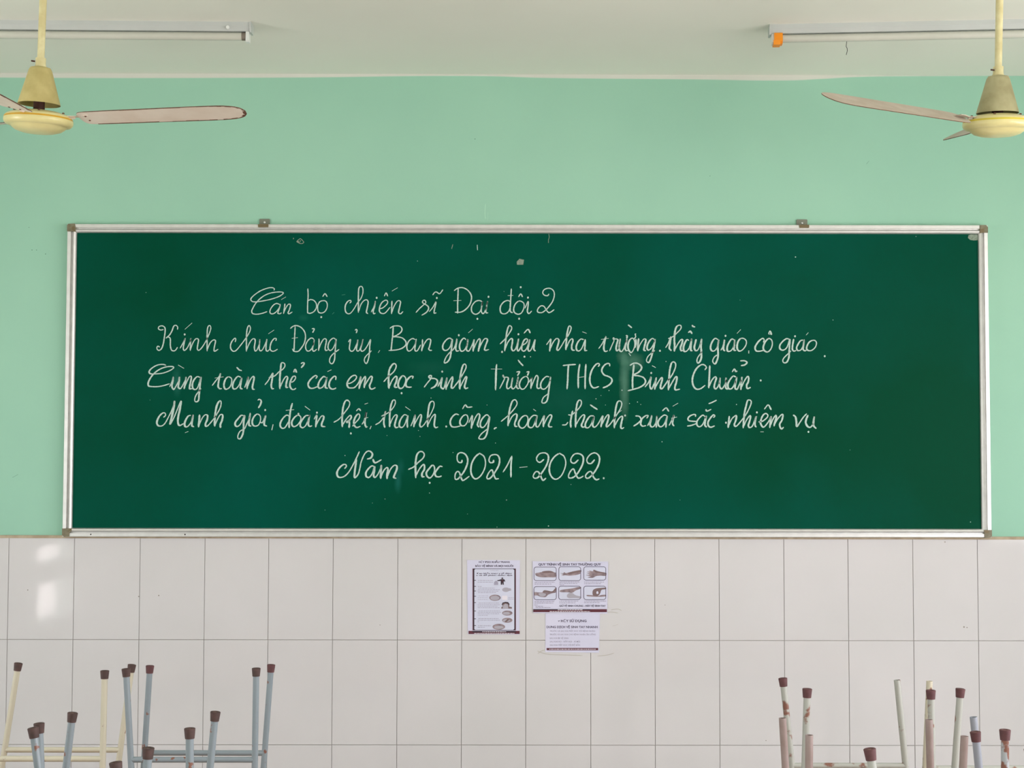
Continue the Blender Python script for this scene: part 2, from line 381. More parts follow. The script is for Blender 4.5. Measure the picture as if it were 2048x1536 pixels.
def bracket(plate, lip, screw):
    x0, x1, y0, y1 = plate
    bm = bmesh.new(); prism(bm, [at(x0 + 1, y0, -0.006), at(x1 - 1, y0, -0.006), at(x1, y0 + 1.5, -0.006), at(x1, y1 + 4, -0.006), at(x0, y1 + 4, -0.006), at(x0, y0 + 1.5, -0.006)], Vector((0, 0.006, 0)))
    r = obj('mounting_bracket', bm, M['bracket'], board, label='grey steel hanging bracket over the top rail')
    a, b, c, d = lip
    bm = bmesh.new(); prism(bm, [at(a, c, -0.0375), at(b, c, -0.0375), at(b, d - 1, -0.0375), at(b - 1, d, -0.0375), at(a + 1, d, -0.0375), at(a, d - 1, -0.0375)], Vector((0, 0.0035, 0)))
    q0 = at(a, c, -0.0375); q1 = at(b, c, -0.0375); box(bm, q0.x, q1.x, -0.036, -0.002, q0.z - .003, q0.z)
    obj('bracket_lip', bm, M['lip'], r)
    bm = bmesh.new(); c = at(*screw, -0.008); lathe(bm, [(0, .0016), (.003, .001), (.0042, 0), (.0042, -.002)], Matrix.Translation(c) @ Matrix.Rotation(math.pi / 2, 4, 'X'), 14)
    obj('screw', bm, M['alu'], r, True)
bracket((518.8, 539.6, 437.8, 449.4), (516, 536.6, 448.4, 454.4), (529, 444.6))
bracket((1593.3, 1614.8, 438.8, 450.8), (1598.7, 1618.4, 449.4, 455.6), (1604.4, 446))
for px, py in ((181.5, 1068.8), (370, 1069)):
    bm = bmesh.new(); dot(bm, px, py, 1.5, -0.0345); obj('rivet_hole', bm, M['hole'], board)
YC = YBRD - 0.0007
# chips and nicks
bm = bmesh.new()
stroke(bm, [(593.5, 483), (597, 479.5), (601, 477.5), (605, 481), (607.5, 484.5), (604, 487), (599, 486.5), (593.5, 483.5)], 1.4, 1.4, YC)
bm.faces.new([bm.verts.new(at(x, y, YC - .0002)) for x, y in ((592.5, 483), (596, 480.5), (599, 484.5), (602, 487.5), (598, 487))])
dot(bm, 600.5, 482, 1.3, YC); dot(bm, 587, 477, .9, YC, ry=1.6)
obj('paint_chip', bm, M['chip'], board)
bm = bmesh.new(); bm.faces.new([bm.verts.new(at(x, y, YC)) for x, y in ((1039, 517.5), (1048, 519.5), (1046.5, 529.5), (1034, 529.5), (1033.5, 523.5))]); obj('paint_chip', bm, M['chip'], board)
bm = bmesh.new(); stroke(bm, [(905.5, 489.5), (903.5, 497)], 3, 3, YC); obj('chalk_nick', bm, M['chip'], board)
bm = bmesh.new(); stroke(bm, [(954.5, 490.5), (955, 499.5)], 3, 3, YC); obj('chalk_nick', bm, M['chalk'], board)
bm = bmesh.new(); stroke(bm, [(1097.5, 468), (1098.5, 474), (1097, 480), (1097, 486)], 1.2, 1.2, YC); obj('paint_drip', bm, M['chip'], board)
bm = bmesh.new(); prism(bm, [at(x, y, YBRD - .002) for x, y in ((1937, 470.5), (1942, 469), (1956.5, 469.5), (1957, 480), (1948, 481), (1940, 479.5), (1936, 475.5))], Vector((0, .0021, 0))); obj('torn_tape', bm, M['chip'], board)
bm = bmesh.new()
for x, y, r in [(835, 522, 1.1), (292, 585, 1), (1591, 514, 2), (1666, 640, 1.3), (1649, 712, 1.7), (1521, 760, 1.4), (1218, 781, 1.4), (1244, 780.5, 1.8), (1192, 797.7, 1.6), (1259, 807, 1.2), (1275, 804, 1.5),
                (1281.5, 809, 1.2), (1202, 791, 1), (1211, 810, 1), (1324, 883.5, 1.5), (1473, 809, 1.6), (690, 911, 1.4), (906, 905, 1.2), (1142, 969, 1), (859, 986, 1.4), (1013, 1000, 1.5), (770, 998, 1), (994, 1054, 1.1),
                (1097, 1052, 1.8), (935, 1028, .8), (1941, 1044, 1.5), (1332, 723, 1.3), (1061, 713.5, 1.6), (862, 796, 1.2), (974, 810, 1), (774, 871, 1), (837, 861, 1.1), (840, 873, 1), (991, 886, 1.2), (1832, 473, 1.2), (745, 1006, .8), (1008, 583, .8), (300, 800, .7), (1700, 900, .8), (1480, 600, .7), (650, 1020, .8), (1360, 1000, .8)]:
    dot(bm, x, y, r * .68, YC, 6)
obj('chalk_specks', bm, M['chalk'], board, kind='stuff')

A = (480, 560, 6.4); B = (800, 560, 6.4); C_ = (290, 640, 6.4); D = (570, 640, 6.4); E = (870, 640, 6.4); F = (1170, 640, 8.533); G_ = (1400, 640, 7.877)
H = (280, 710, 6.4); I_ = (590, 715, 7.877); J = (830, 710, 7.314); K = (1100, 710, 9.752); L_ = (1250, 710, 7.314); M_ = (300, 790, 7.877); N = (540, 790, 8.533)
O_ = (740, 790, 7.585); P_ = (990, 790, 7.314); Q = (1240, 790, 9.309); R_ = (1430, 790, 9.309); S_ = (660, 890, 8.192); T_ = (890, 890, 6.0235)
# each word: view (origin and magnification of the close-up it was traced in), downstroke and upstroke width, strokes, text
WORDS = [
(A,2.9,2.5,"Cán","435,130 440,112 410,98 350,105 260,140 180,195 140,240 150,270 190,280 280,270 400,245 500,210 550,175 545,157 490,153 400,165 320,195 250,245 200,300 165,360 150,400 165,430 220,438 290,425 345,405|510,315 470,300 430,320 395,365 382,405 395,430 430,430 470,400 505,350 515,310 508,350 490,400 485,425 510,432 530,420|530,250 585,218|575,305 568,360 558,430|560,415 585,360 615,315 640,310 645,335 630,385 615,420 630,432 668,410"),
(A,3,2.6,"bộ","868,112 872,200 866,300 865,400 870,422 905,425 950,400 978,350 975,300 945,262 905,250 877,262|1060,265 1020,280 995,330 995,380 1010,415 1050,422 1090,400 1115,350 1115,300 1095,270 1060,265|1060,210 1088,175 1115,212|1040,467 1040,482"),
(A,3.3,2.5,"chiến","1405,295 1420,280 1415,262 1385,270 1355,310 1345,360 1355,410 1385,432 1420,420 1465,360 1505,290 1545,240 1572,170 1572,110 1555,82 1530,90 1518,130 1515,250 1515,415|1520,400 1550,310 1590,262 1625,255 1640,285 1630,350 1618,410 1635,430|1680,410 1715,340 1732,270 1722,340 1705,400 1712,430 1732,425|1746,222 1754,234|1785,370 1830,355 1880,310 1890,275 1865,258 1820,285 1790,340 1785,400 1815,428 1860,420 1920,350|1848,205 1870,165 1890,205|1948,140 2015,100|1945,270 1942,350 1940,430|1942,420 1970,340 2010,275 2040,265 2055,285 2040,360 2030,415 2055,432 2085,405"),
(B,3.3,2.6,"sĩ","205,415 250,365 300,320 330,290 320,262 298,262 288,285 310,305 345,325 365,350 360,385 330,420 280,450|375,405 420,350 460,280 450,340 437,400 440,425 462,420|472,226 472,234|420,190 445,158 470,155 500,175 520,165 548,125"),
(B,3.3,2.7,"Đại","745,108 742,200 738,300 738,425|695,135 740,105 800,98 860,125 905,180 915,240 890,320 830,385 770,412 705,412|688,265 782,262|1050,275 1010,262 960,280 920,335 915,390 935,425 975,438 1020,410 1045,350 1055,275 1045,340 1040,400 1060,430 1080,415 1105,350 1120,270 1108,340 1098,400 1105,420 1125,420|1132,210 1134,220|990,492 990,502"),
(B,3.4,2.7,"đội","1410,275 1380,262 1330,280 1290,330 1282,385 1300,425 1345,432 1390,400 1418,330|1425,115 1420,200 1412,320 1412,400 1440,418|1382,200 1445,198|1520,270 1475,310 1455,370 1465,415 1510,438 1555,420 1585,360 1588,310 1565,280 1520,270|1518,215 1545,178 1568,215|1543,88 1547,96|1638,221 1638,229|1525,491 1525,500|1600,360 1640,272 1638,340 1630,400 1650,430 1685,398"),
(B,2.8,2.8,"2","1905,180 1890,200 1850,195 1828,165 1840,130 1880,108 1930,110 1968,145 1975,200 1955,270 1915,330 1870,380 1820,415 1775,415 1758,395 1775,355 1810,330 1845,340 1870,380 1900,415 1930,410 1972,380"),
(C_,3.2,2.6,"Kính","235,122 200,128 172,112 180,85 220,75 252,95 258,140 248,220 235,300 215,360 185,388 160,380 152,355 165,335 185,345|415,120 418,90 395,68 368,80 345,140 315,190 270,232|290,215 320,230 325,270 325,330 340,385 375,395 400,375 415,350|512,118 600,40|508,181 508,189|450,360 490,290 512,235 500,300 490,360 505,390 545,350 585,260 585,240 582,310 580,390|582,375 610,300 645,245 675,240 685,260 675,320 670,370 690,388 730,350 780,270 820,180 842,110 835,75 815,75 800,110 795,200 795,300 795,395|797,380 830,300 870,258 900,260 900,290 885,360 890,400 935,375"),
(C_,3.3,2.6,"chúc","1155,280 1162,245 1148,235 1115,270 1095,320 1100,370 1130,400 1165,390 1210,340 1275,255 1330,170 1350,110 1335,72 1312,100 1300,180 1298,300 1298,400|1300,385 1335,300 1375,245 1405,245 1410,280 1400,350 1410,395 1435,380 1465,300 1470,245 1465,310 1462,370 1480,395 1510,370 1550,280 1560,245 1550,320 1550,385 1570,398 1600,370|1675,265 1680,240 1655,238 1620,280 1602,340 1605,380 1630,400 1660,395 1695,375|1582,175 1650,130"),
(D,3.1,2.7,"Đảng","130,85 125,180 120,280 115,395|70,108 105,80 150,72 205,95 250,150 262,220 245,300 200,370 165,402 115,400 95,370|90,235 160,225|370,245 340,230 300,255 268,310 265,360 285,395 320,390 355,340 375,250 365,310 352,375 370,400 405,375|348,112 370,110 372,125 355,160|435,240 435,310 430,390|432,375 460,300 495,245 525,245 528,280 515,350 520,388 545,385|650,250 620,232 580,260 555,310 552,360 575,390 610,370 640,310 655,245 648,330 640,420 635,500 615,550 590,558 570,530 580,480 620,430 690,378"),
(D,3.2,2.7,"ủy,","812,280 838,248 830,310 825,370 850,400 885,380 925,290 932,250 925,310 915,370 930,398 955,380 985,300 998,245 985,310 968,370 985,400 1020,380 1060,320 1095,250 1085,330 1080,430 1065,510 1045,555 1025,545 1015,510 1035,465 1105,395|898,132 912,120 922,135 912,165|1212,390 1195,415"),
(D,3.4,2.7,"Ban","1385,85 1380,180 1368,290 1358,390|1345,105 1385,80 1440,75 1480,85 1498,120 1480,160 1430,195 1385,215 1430,215 1500,230 1545,275 1545,320 1500,360 1430,382 1328,390|1665,250 1630,238 1585,270 1560,330 1565,380 1590,398 1630,370 1665,310 1680,245 1670,310 1662,375 1675,398 1700,385 1735,320|1760,250 1758,320 1750,395|1752,380 1780,310 1820,252 1855,245 1865,270 1850,340 1840,370 1855,388 1878,388"),
(E,3.7,2.6,"giám","215,250 190,232 150,250 110,300 98,350 115,385 155,385 195,340 222,245 215,330 205,420 190,490 160,535 125,550 120,530 145,470 195,410 235,375 262,320 280,240 272,310 265,370 280,398 305,392|305,191 305,199|395,250 370,232 335,265 315,320 318,370 340,400 375,385 405,330 420,245 412,320 400,370 415,395 440,390 480,310 500,250 492,330 488,400|430,162 480,118|490,385 520,310 555,248 575,245 578,280 565,340 555,400|558,385 590,310 630,245 665,240 670,265 650,320 635,370 645,388 688,378"),
(E,3.7,2.7,"hiệu","835,305 900,240 950,170 982,110 970,78 945,78 925,130 910,220 900,310 892,395|895,380 930,290 970,240 990,245 990,290 980,360 1000,395 1030,370 1055,300 1068,240 1060,310 1052,370 1070,395 1110,330 1160,300 1185,260 1170,240 1140,260 1115,320 1110,375 1135,398 1170,370 1200,290 1212,250 1200,320 1190,375 1210,398 1240,360 1280,250 1270,320 1265,375 1285,395|1068,178 1068,186|1140,168 1190,120 1218,165|1145,465 1145,475|855,402 862,414"),
(E,3.9,2.6,"nhà","1428,315 1462,270 1482,245 1475,320 1468,398|1470,380 1510,290 1550,240 1580,245 1585,275 1570,330 1560,375 1580,385 1620,330 1660,260 1710,190 1742,110 1730,78 1710,90 1690,180 1680,290 1675,380|1678,365 1720,270 1755,240 1765,270 1750,330 1755,380 1785,388|1900,250 1865,245 1828,285 1808,340 1815,385 1845,395 1880,360 1915,270|1922,250 1920,320 1918,385 1945,390|1890,152 1938,170"),
(F,4.2,2.4,"trường","235,485 290,410 335,320 355,280 335,370 322,450 325,510 350,538 385,525|280,330 400,315|420,525 470,410 495,350 478,318 490,302 495,322 545,325 560,345 540,420 530,490 550,525 580,480 603,320 590,400 583,480 600,530 630,535 665,480 690,400 712,320 700,400 685,480 700,520 730,520|700,265 718,268 715,310|800,310 760,345 735,420 738,490 765,540 795,552 830,500 850,430 845,360 825,320 800,310|835,325 865,285 855,245 870,238|868,330 870,400 850,470|915,320 905,420 900,525|905,505 945,410 1000,330 1035,330 1035,370 1015,450 1005,510 1035,525|1190,340 1150,315 1100,360 1065,430 1060,490 1085,515 1130,480 1175,400 1195,325 1180,430 1155,540 1130,640 1095,720 1060,715 1050,680 1085,610 1190,520|738,85 765,105 795,130|1276,522 1282,530|750,570 775,605"),
(F,4.4,2.6,"thầy","1378,470 1420,400 1455,310 1465,290 1450,400 1440,480 1470,520|1425,318 1470,300 1520,270 1560,230 1620,170 1642,125 1630,92 1595,92 1560,120 1535,200 1525,330 1530,440 1525,530|1535,500 1590,400 1640,335 1665,340 1655,400 1630,470 1640,520 1670,520|1770,350 1740,335 1700,400 1680,470 1690,530 1725,535 1770,490 1800,400 1815,320 1808,420 1805,510 1830,525|1765,215 1795,188 1825,230|1780,210 1812,212|1830,92 1845,110 1875,118|1895,335 1880,400 1865,470 1885,520 1920,515 1955,450 1990,320 1980,440 1985,540 1985,640 1960,710 1925,735 1910,700 1925,640 1995,540"),
(G_,4.3,2.7,"giáo,","285,310 240,290 200,330 170,400 170,460 200,490 245,470 280,400 295,310 280,420 285,520 280,600 245,685 215,680 200,640 230,580 285,545|330,475 360,420 385,310 375,390 370,460 390,485|402,246 402,254|530,310 500,300 460,350 430,420 430,480 460,495 500,470 535,400 545,310 540,400 535,470 565,480|645,290 605,330 585,400 590,460 625,490 680,460 725,390 728,330 695,295 645,290|585,210 640,152|768,488 768,518"),
(G_,4.3,2.8,"cô","1000,350 1010,310 985,290 930,330 880,400 868,450 890,488 950,490 1000,475|1075,295 1030,340 1000,410 1000,460 1030,495 1075,500 1120,450 1140,380 1130,320 1100,295 1075,295|1080,215 1105,175 1125,228|1085,225 1115,220"),
(G_,4,2.7,"giáo","1400,300 1360,295 1300,340 1258,400 1262,455 1310,475 1370,430 1415,300 1410,400 1405,500 1400,590 1370,660 1330,675 1305,650 1320,600 1400,520 1430,490|1475,305 1460,390 1455,460 1480,490 1510,480|1500,250 1494,262|1620,315 1580,330 1540,390 1522,440 1540,480 1590,470 1625,400 1640,310 1630,400 1625,460 1650,485 1675,475|1780,320 1725,345 1690,400 1680,450 1705,480 1760,478 1815,430 1835,370 1820,330 1780,320|1675,235 1705,200|1963,567 1967,573"),
(H,4.0,2.6,"Cùng","330,130 290,120 220,130 150,170 118,210 130,238 190,242 290,232 380,200 430,165 415,148 350,150 280,170 210,210 150,270 110,340 105,385 130,402 220,405 300,392 378,368|380,405 410,340 425,280 420,340 408,400 430,440 460,400 500,320 505,280 498,350 490,410 515,430 540,400 580,320 590,280 580,350 565,430|492,130 560,170|570,410 610,320 635,275 655,275 655,310 640,380 635,430 665,430|765,285 730,278 690,320 670,380 680,430 715,440 745,400 780,280 770,370 762,460 755,520 752,570 735,595 710,597 700,570 720,510 780,430"),
(H,4.2,2.6,"toàn","925,390 970,330 1010,280 1030,235 1010,320 1000,400 1020,430 1045,430|960,295 1065,280|1130,280 1095,310 1075,370 1080,420 1105,438 1150,410 1172,350 1170,300 1130,280|1290,285 1250,275 1205,330 1185,390 1195,430 1230,430 1270,380 1300,290 1290,360 1285,420 1310,435|1240,160 1270,190 1300,200|1340,415 1365,350 1385,280 1378,350 1370,430|1375,410 1410,320 1445,275 1460,285 1455,330 1440,400 1445,435 1465,440"),
(H,4.2,2.6,"thể","1600,380 1640,330 1680,260 1700,235 1690,320 1680,390 1690,430 1712,430|1650,290 1720,270 1780,215 1830,180 1855,140 1845,105 1810,105 1800,180 1790,300 1790,430|1795,410 1835,320 1870,275 1890,290 1875,350 1870,410 1895,415|1920,350 1960,340 1990,300 1985,272 1955,280 1925,340 1920,400 1945,438 1975,440 1995,425|1965,218 1985,182 2005,222|1972,215 1998,215|2062,110 2082,98 2102,105 2090,132 2065,160"),
(I_,4.2,2.8,"các","330,330 348,300 320,285 260,330 215,390 208,440 235,480 285,485 350,460|480,310 450,300 400,350 370,410 365,460 390,485 440,460 480,390 500,310 485,400 480,470 515,485|515,220 570,195|640,350 645,310 620,295 570,340 540,400 540,460 575,495 615,495 645,480"),
(I_,4,2.8,"em","810,410 870,405 940,360 970,310 945,280 890,300 840,360 820,420 840,470 880,480 940,470 1000,400 1035,300 1025,400 1010,490|1015,470 1050,380 1100,300 1110,330 1095,410 1090,475|1095,450 1140,370 1190,300 1215,310 1200,380 1175,440 1185,485 1215,498 1265,475"),
(I_,4.5,3,"học","1400,380 1470,300 1550,230 1590,160 1590,115 1560,95 1520,130 1485,200 1475,300 1475,400 1480,485|1485,460 1530,360 1580,300 1605,310 1595,380 1570,440 1580,468 1610,470|1690,290 1650,340 1625,410 1635,470 1670,488 1710,460 1740,390 1745,330 1720,295 1690,290|1850,330 1860,300 1820,300 1770,350 1745,410 1755,455 1790,468 1835,465|1672,562 1686,562"),
(J,4.4,2.8,"sinh","135,470 180,410 225,355 240,320 235,300 210,305 205,325 230,340 290,345 325,370 325,410 290,460 235,490|335,460 365,400 395,330 385,400 378,460 400,490 425,480 465,330 455,410 455,500|400,236 396,250|460,480 500,390 545,320 550,360 535,430 535,480 560,480 600,430 645,370 700,280 745,190 740,140 710,140 685,200 665,300 655,400 655,495|660,470 700,390 740,320 755,330 740,400 725,460 740,490 775,480"),
(J,3.6,2.6,"Trường","1195,140 1182,250 1180,380 1178,510|1190,150 1188,300 1180,480|1115,205 1270,205|1240,490 1290,390 1310,340 1285,310 1290,295 1300,325 1350,325 1365,350 1345,420 1345,480 1370,490 1410,440 1430,330 1415,400 1410,460 1430,495 1465,470 1500,400 1510,320 1495,400 1485,460 1505,490 1525,485|1485,250 1530,245 1500,300|1635,250 1665,245 1645,300|1610,315 1560,350 1530,410 1530,460 1560,498 1600,490 1645,430 1660,370 1645,325 1610,315|1510,75 1545,120 1580,155|1665,400 1700,340 1705,330 1700,400 1695,490|1700,470 1735,380 1775,300 1800,330 1790,400 1785,470 1810,490 1840,470|1960,320 1920,315 1870,360 1840,420 1845,480 1880,500 1920,480 1960,420 1985,320 1970,420 1955,530 1945,610 1930,670 1900,700 1862,700 1858,670 1885,615 1960,560"),
(K,4.0,3,"THCS","255,205 380,192 500,185|360,200 350,350 345,500 332,660|580,185 560,300 550,450 552,640|700,185 690,350 685,500 685,655|560,440 680,420|940,225 965,190 940,165 890,190 830,270 790,370 775,480 790,570 830,630 880,640 950,615|1165,215 1160,175 1120,165 1060,200 1015,270 1015,330 1060,390 1130,415 1190,450 1210,500 1180,560 1110,610 1035,640"),
(L_,4.2,3,"Bình","130,145 120,250 110,370 112,490|75,150 130,120 190,125 235,160 240,200 200,250 125,295 200,305 270,330 300,380 280,430 210,475 130,500 45,522|295,465 345,400 380,320 370,390 365,460 390,495 435,400 455,330 445,410 435,500|385,258 383,268|400,158 445,182|440,480 490,390 535,330 545,360 525,430 520,485 545,490 590,430 630,370 690,290 735,190 740,130 715,102 680,120 655,220 645,330 638,420 635,510|640,490 690,400 740,320 760,330 750,400 730,470 740,510 800,500"),
(L_,4.2,3,"Chuẩn","1170,215 1190,180 1160,145 1110,145 1045,200 1000,290 985,380 1005,460 1050,500 1110,490 1170,445|1240,160 1235,280 1230,380 1225,480|1230,460 1270,370 1315,320 1335,340 1315,410 1305,470 1330,495 1370,440 1390,330 1385,400 1385,460 1410,495 1440,470 1475,400 1480,330 1475,410 1475,480 1500,500|1620,320 1580,310 1530,370 1505,430 1515,490 1560,490 1600,430 1635,320 1620,400 1610,480 1640,500 1670,440 1700,370 1710,320 1700,410 1695,505|1570,245 1600,205 1620,240 1640,235|1690,85 1750,85 1785,110 1750,145 1700,155|1700,480 1740,390 1790,315 1810,340 1800,400 1780,440 1790,490 1835,475|1983,370 1987,374"),
(M_,4.6,2.6,"Mạnh","215,350 245,320 235,285 200,285 150,330 115,400 110,450 135,485 190,485 240,440 300,330 360,200 385,100 385,110 370,230 345,340 315,460 370,370 430,230 480,110 490,110 470,230 445,340 440,430 465,480 530,450|365,200 350,300 330,400|640,320 600,335 560,400 545,460 560,500 600,490 650,420 680,310 665,400 660,480 690,500|555,595 600,575|780,315 775,400 765,500|770,480 820,370 865,315 905,320 900,390 875,450 880,490 915,480 1000,380 1060,290 1110,190 1120,110 1095,95 1055,160 1030,280 1020,400 1020,490|1025,470 1070,370 1110,310 1145,320 1135,400 1110,460 1110,510"),
(M_,4.4,2.6,"giỏi,","1480,330 1440,320 1390,370 1345,430 1345,480 1380,495 1430,450 1490,320 1475,430 1475,530 1460,620 1425,685 1390,685 1385,640 1420,570 1490,530 1520,465 1560,380 1580,285 1565,380 1560,470 1590,490|1690,300 1640,340 1610,410 1620,470 1660,490 1710,470 1740,400 1735,330 1690,300|1740,430 1775,430 1820,320 1805,400 1800,470 1840,490|1700,80 1725,68 1752,95 1740,150 1710,200|1817,230 1811,244|1938,470 1920,545"),
(N,4.2,2.7,"đoàn","330,360 280,345 220,400 180,470 175,530 210,568 260,550 320,450|380,145 350,260 335,380 325,480 328,555|275,262 405,250|470,345 420,380 375,450 375,510 410,540 470,510 520,440 525,380 500,350 470,345|482,318 488,326|660,350 610,355 560,410 520,480 520,535 560,558 610,520 650,430 675,345 660,430 655,510 680,535 715,525|600,195 680,255|798,296 804,306|755,410 795,345 790,440 780,545|785,520 830,430 880,360 915,365 910,420 885,480 885,530 940,540"),
(N,4.2,2.7,"kết,","1090,465 1180,410 1280,290 1345,200 1360,130 1330,95 1285,105 1250,200 1235,320 1230,440 1235,540|1265,140 1300,90 1335,88|1240,510 1290,430 1350,360 1380,350 1385,390 1355,430 1310,455 1320,470 1350,440 1355,490 1350,555|1410,530 1460,470 1520,400 1530,340 1500,325 1455,380 1430,460 1440,520 1480,555 1540,535|1475,270 1515,235 1545,265|1620,155 1668,138|1570,500 1610,430 1645,290 1625,400 1620,490 1640,545 1660,540|1610,400 1670,385|1725,535 1708,575|1377,651 1383,659"),
(O_,4.0,2.5,"thành","85,450 150,410 210,330 235,245 215,340 210,430 225,490|175,320 240,290 300,250 360,180 385,120 378,80 345,85 315,170 300,290 298,400 298,480|300,455 345,350 390,300 410,320 390,390 375,460 395,495 430,485|560,310 520,300 470,360 445,430 450,480 490,490 530,440 575,310 565,400 568,490|540,180 610,230|620,470 650,400 685,300 675,390 665,480|670,455 720,360 760,300 780,310 770,380 755,450 775,485 820,450 870,370 930,270 970,170 968,110 940,95 905,130 885,230 875,340 875,480|880,455 930,350 975,295 990,310 980,390 975,460 995,495 1030,485|1156,472 1158,484"),
(O_,4.0,2.7,"công,","1345,300 1300,290 1250,330 1220,390 1220,440 1245,480 1300,485 1370,470|1460,300 1410,320 1370,380 1365,430 1390,465 1440,460 1480,400 1485,340 1460,300|1405,210 1445,150 1480,185 1550,180|1500,420 1550,310 1545,400 1538,505|1545,480 1590,360 1640,285 1665,310 1650,380 1630,450 1650,485|1810,330 1770,300 1710,350 1675,420 1680,480 1720,490 1770,430 1815,330 1800,430 1785,530 1760,620 1720,665 1660,665 1655,640 1700,580 1790,510|1920,495 1900,500 1885,515"),
(P_,4.0,2.7,"hoàn","92,385 170,320 250,240 310,160 322,110 295,70 255,90 225,170 205,270 195,370 190,450|195,430 240,330 290,280 320,285 315,340 290,410 295,455 325,460|450,300 400,320 355,380 345,430 365,470 405,485 450,450 478,390 480,330 450,300|610,300 560,300 510,350 485,410 490,460 530,478 570,440 615,300 600,380 600,450 630,465 670,400 720,300 710,380 708,465|565,210 595,232|712,440 760,340 805,290 830,310 810,370 785,430 795,465 835,465"),
(P_,4.2,2.7,"thành","985,438 1035,435 1065,400|1135,235 1115,330 1105,400 1110,470|1075,290 1120,290 1190,235 1245,170 1265,120 1255,80 1225,80 1200,130 1185,240 1180,340 1178,470|1182,440 1240,340 1290,290 1310,310 1290,380 1265,440 1285,470 1320,460|1440,305 1390,310 1345,370 1320,430 1330,475 1370,475 1410,420 1450,310 1435,390 1430,450 1460,470 1510,420 1575,305 1565,380 1550,465|1395,145 1440,175 1495,210|1450,190 1495,212|1558,440 1610,340 1650,290 1665,310 1650,380 1630,440 1640,465 1690,420 1760,320 1830,210 1855,130 1835,90 1795,100 1770,180 1755,290 1748,390 1745,480|1780,280 1850,225|1750,455 1800,360 1850,310 1865,330 1850,400 1840,470 1860,490 1885,475|1901,298 1905,302"),
(Q,4.0,2.8,"xuất","290,390 350,395 385,430 395,480 385,540 420,580 480,570|500,430 525,385 480,385 420,430 390,475 330,530 255,578|515,570 560,480 590,380 575,470 560,550 590,595 640,570 680,470 690,380 680,480 675,600|870,385 820,375 750,430 710,500 720,570 770,590 830,530 880,385 860,490 855,600|790,295 860,240 905,300|985,208 1075,155|915,565 960,480 1005,375 985,470 980,540 1005,575|960,430 1055,412"),
(Q,4.0,2.9,"sắc","1405,400 1405,368 1360,365 1290,400 1265,450 1290,480 1370,490 1425,492|1255,578 1330,565 1430,530|1580,400 1540,375 1475,430 1430,500 1440,570 1490,590 1550,530 1605,385 1590,480 1580,560 1610,595|1740,420 1765,390 1740,370 1690,420 1640,500 1645,570 1690,600 1760,575|1600,270 1620,300 1695,268|1655,160 1710,140 1795,98"),
(R_,4.2,2.9,"nhiệm","203,505 207,525|265,400 255,500 245,605|255,570 310,450 380,385 400,400 385,480 360,550 385,585 430,550 520,440 590,340 650,220 675,140 660,100 610,100 580,200 550,330 535,470 525,610|535,580 590,460 650,385 660,420 640,500 620,570 645,605 700,570 765,395 750,480 745,560 765,595|775,324 785,324|815,500 880,490 960,430 985,380 950,345 900,370 860,450 850,530 890,595 930,580 1000,490 1045,400 1030,500 1020,605|920,262 990,185 1045,272|850,685 900,685|1025,580 1080,450 1130,380 1140,420 1115,500 1100,575|1110,540 1170,440 1240,365 1265,375 1245,470 1205,540 1215,605 1245,630 1275,600"),
(R_,4.6,3,"vụ","1460,375 1500,410 1515,500 1525,585 1580,510 1640,420 1705,350|1730,380 1700,450 1690,520 1730,590 1785,595 1830,520 1850,400 1835,490 1835,570 1880,620|1735,688 1745,684"),
(S_,4.6,3,"Năm","240,385 268,350 255,320 210,325 150,380 115,450 125,510 170,532 240,510 310,440 380,320 440,200 480,110|430,230 420,330 405,440 405,535 460,480 490,380 510,280 560,160 610,105 660,105 695,150 670,210 610,230|720,350 680,345 620,400 588,460 595,515 640,530 690,470 730,350 725,430 715,500 740,530 790,470 840,360 840,335 835,430 830,545|705,235 720,275 750,290 840,242|835,520 880,420 930,370 950,400 935,480 935,550|940,520 990,400 1050,335 1095,345 1090,410 1060,480 1045,530 1080,545"),
(S_,4.4,3,"học","1285,400 1370,360 1440,290 1520,220 1545,160 1520,115 1470,110 1425,160 1405,260 1400,360 1405,535|1410,500 1460,400 1520,325 1545,330 1545,400 1510,460 1510,515 1545,520|1680,330 1630,380 1580,450 1590,510 1635,540 1680,500 1710,430 1710,360 1680,330|1840,355 1800,350 1755,400 1720,460 1735,510 1780,522 1825,508|1624,622 1642,618"),
(T_,4.0,3,"2021-2022.","205,185 200,208 170,210 148,180 150,120 185,92 235,105 268,150 272,210 245,290 200,360 150,412 122,405 125,350 150,318 175,335 190,380 210,425 240,415 290,378|410,105 360,150 320,230 312,320 335,385 375,408 430,370 475,290 488,210 470,140 430,108 410,105|585,185 580,208 545,212 530,180 550,130 600,115 640,130 658,180 645,250 600,330 550,395 515,408 505,385 530,330 565,300 585,350 610,405 645,405|700,325 750,245 800,140|805,135 795,250 795,385|902,270 990,262|1190,175 1145,208 1110,190 1105,150 1140,105 1200,95 1240,120 1245,175 1220,250 1170,330 1120,390 1080,400 1062,375 1090,325 1125,325 1150,370 1180,425 1215,400|1370,105 1310,150 1265,230 1258,320 1290,390 1340,412 1400,370 1440,290 1455,210 1435,140 1400,112 1370,105|1605,180 1560,218 1520,205 1520,160 1560,110 1615,105 1660,135 1665,200 1640,270 1590,350 1540,392 1495,395 1490,360 1520,305 1550,290 1570,340 1600,395 1630,395 1665,375|1800,180 1760,222 1720,215 1710,170 1750,115 1805,95 1850,125 1862,180 1840,260 1790,340 1735,395 1700,395 1695,365 1730,325 1765,325 1785,380 1820,418 1858,408|1908,400 1916,400"),
]
LINES = ['first', 'second', 'third', 'fourth', 'fifth']
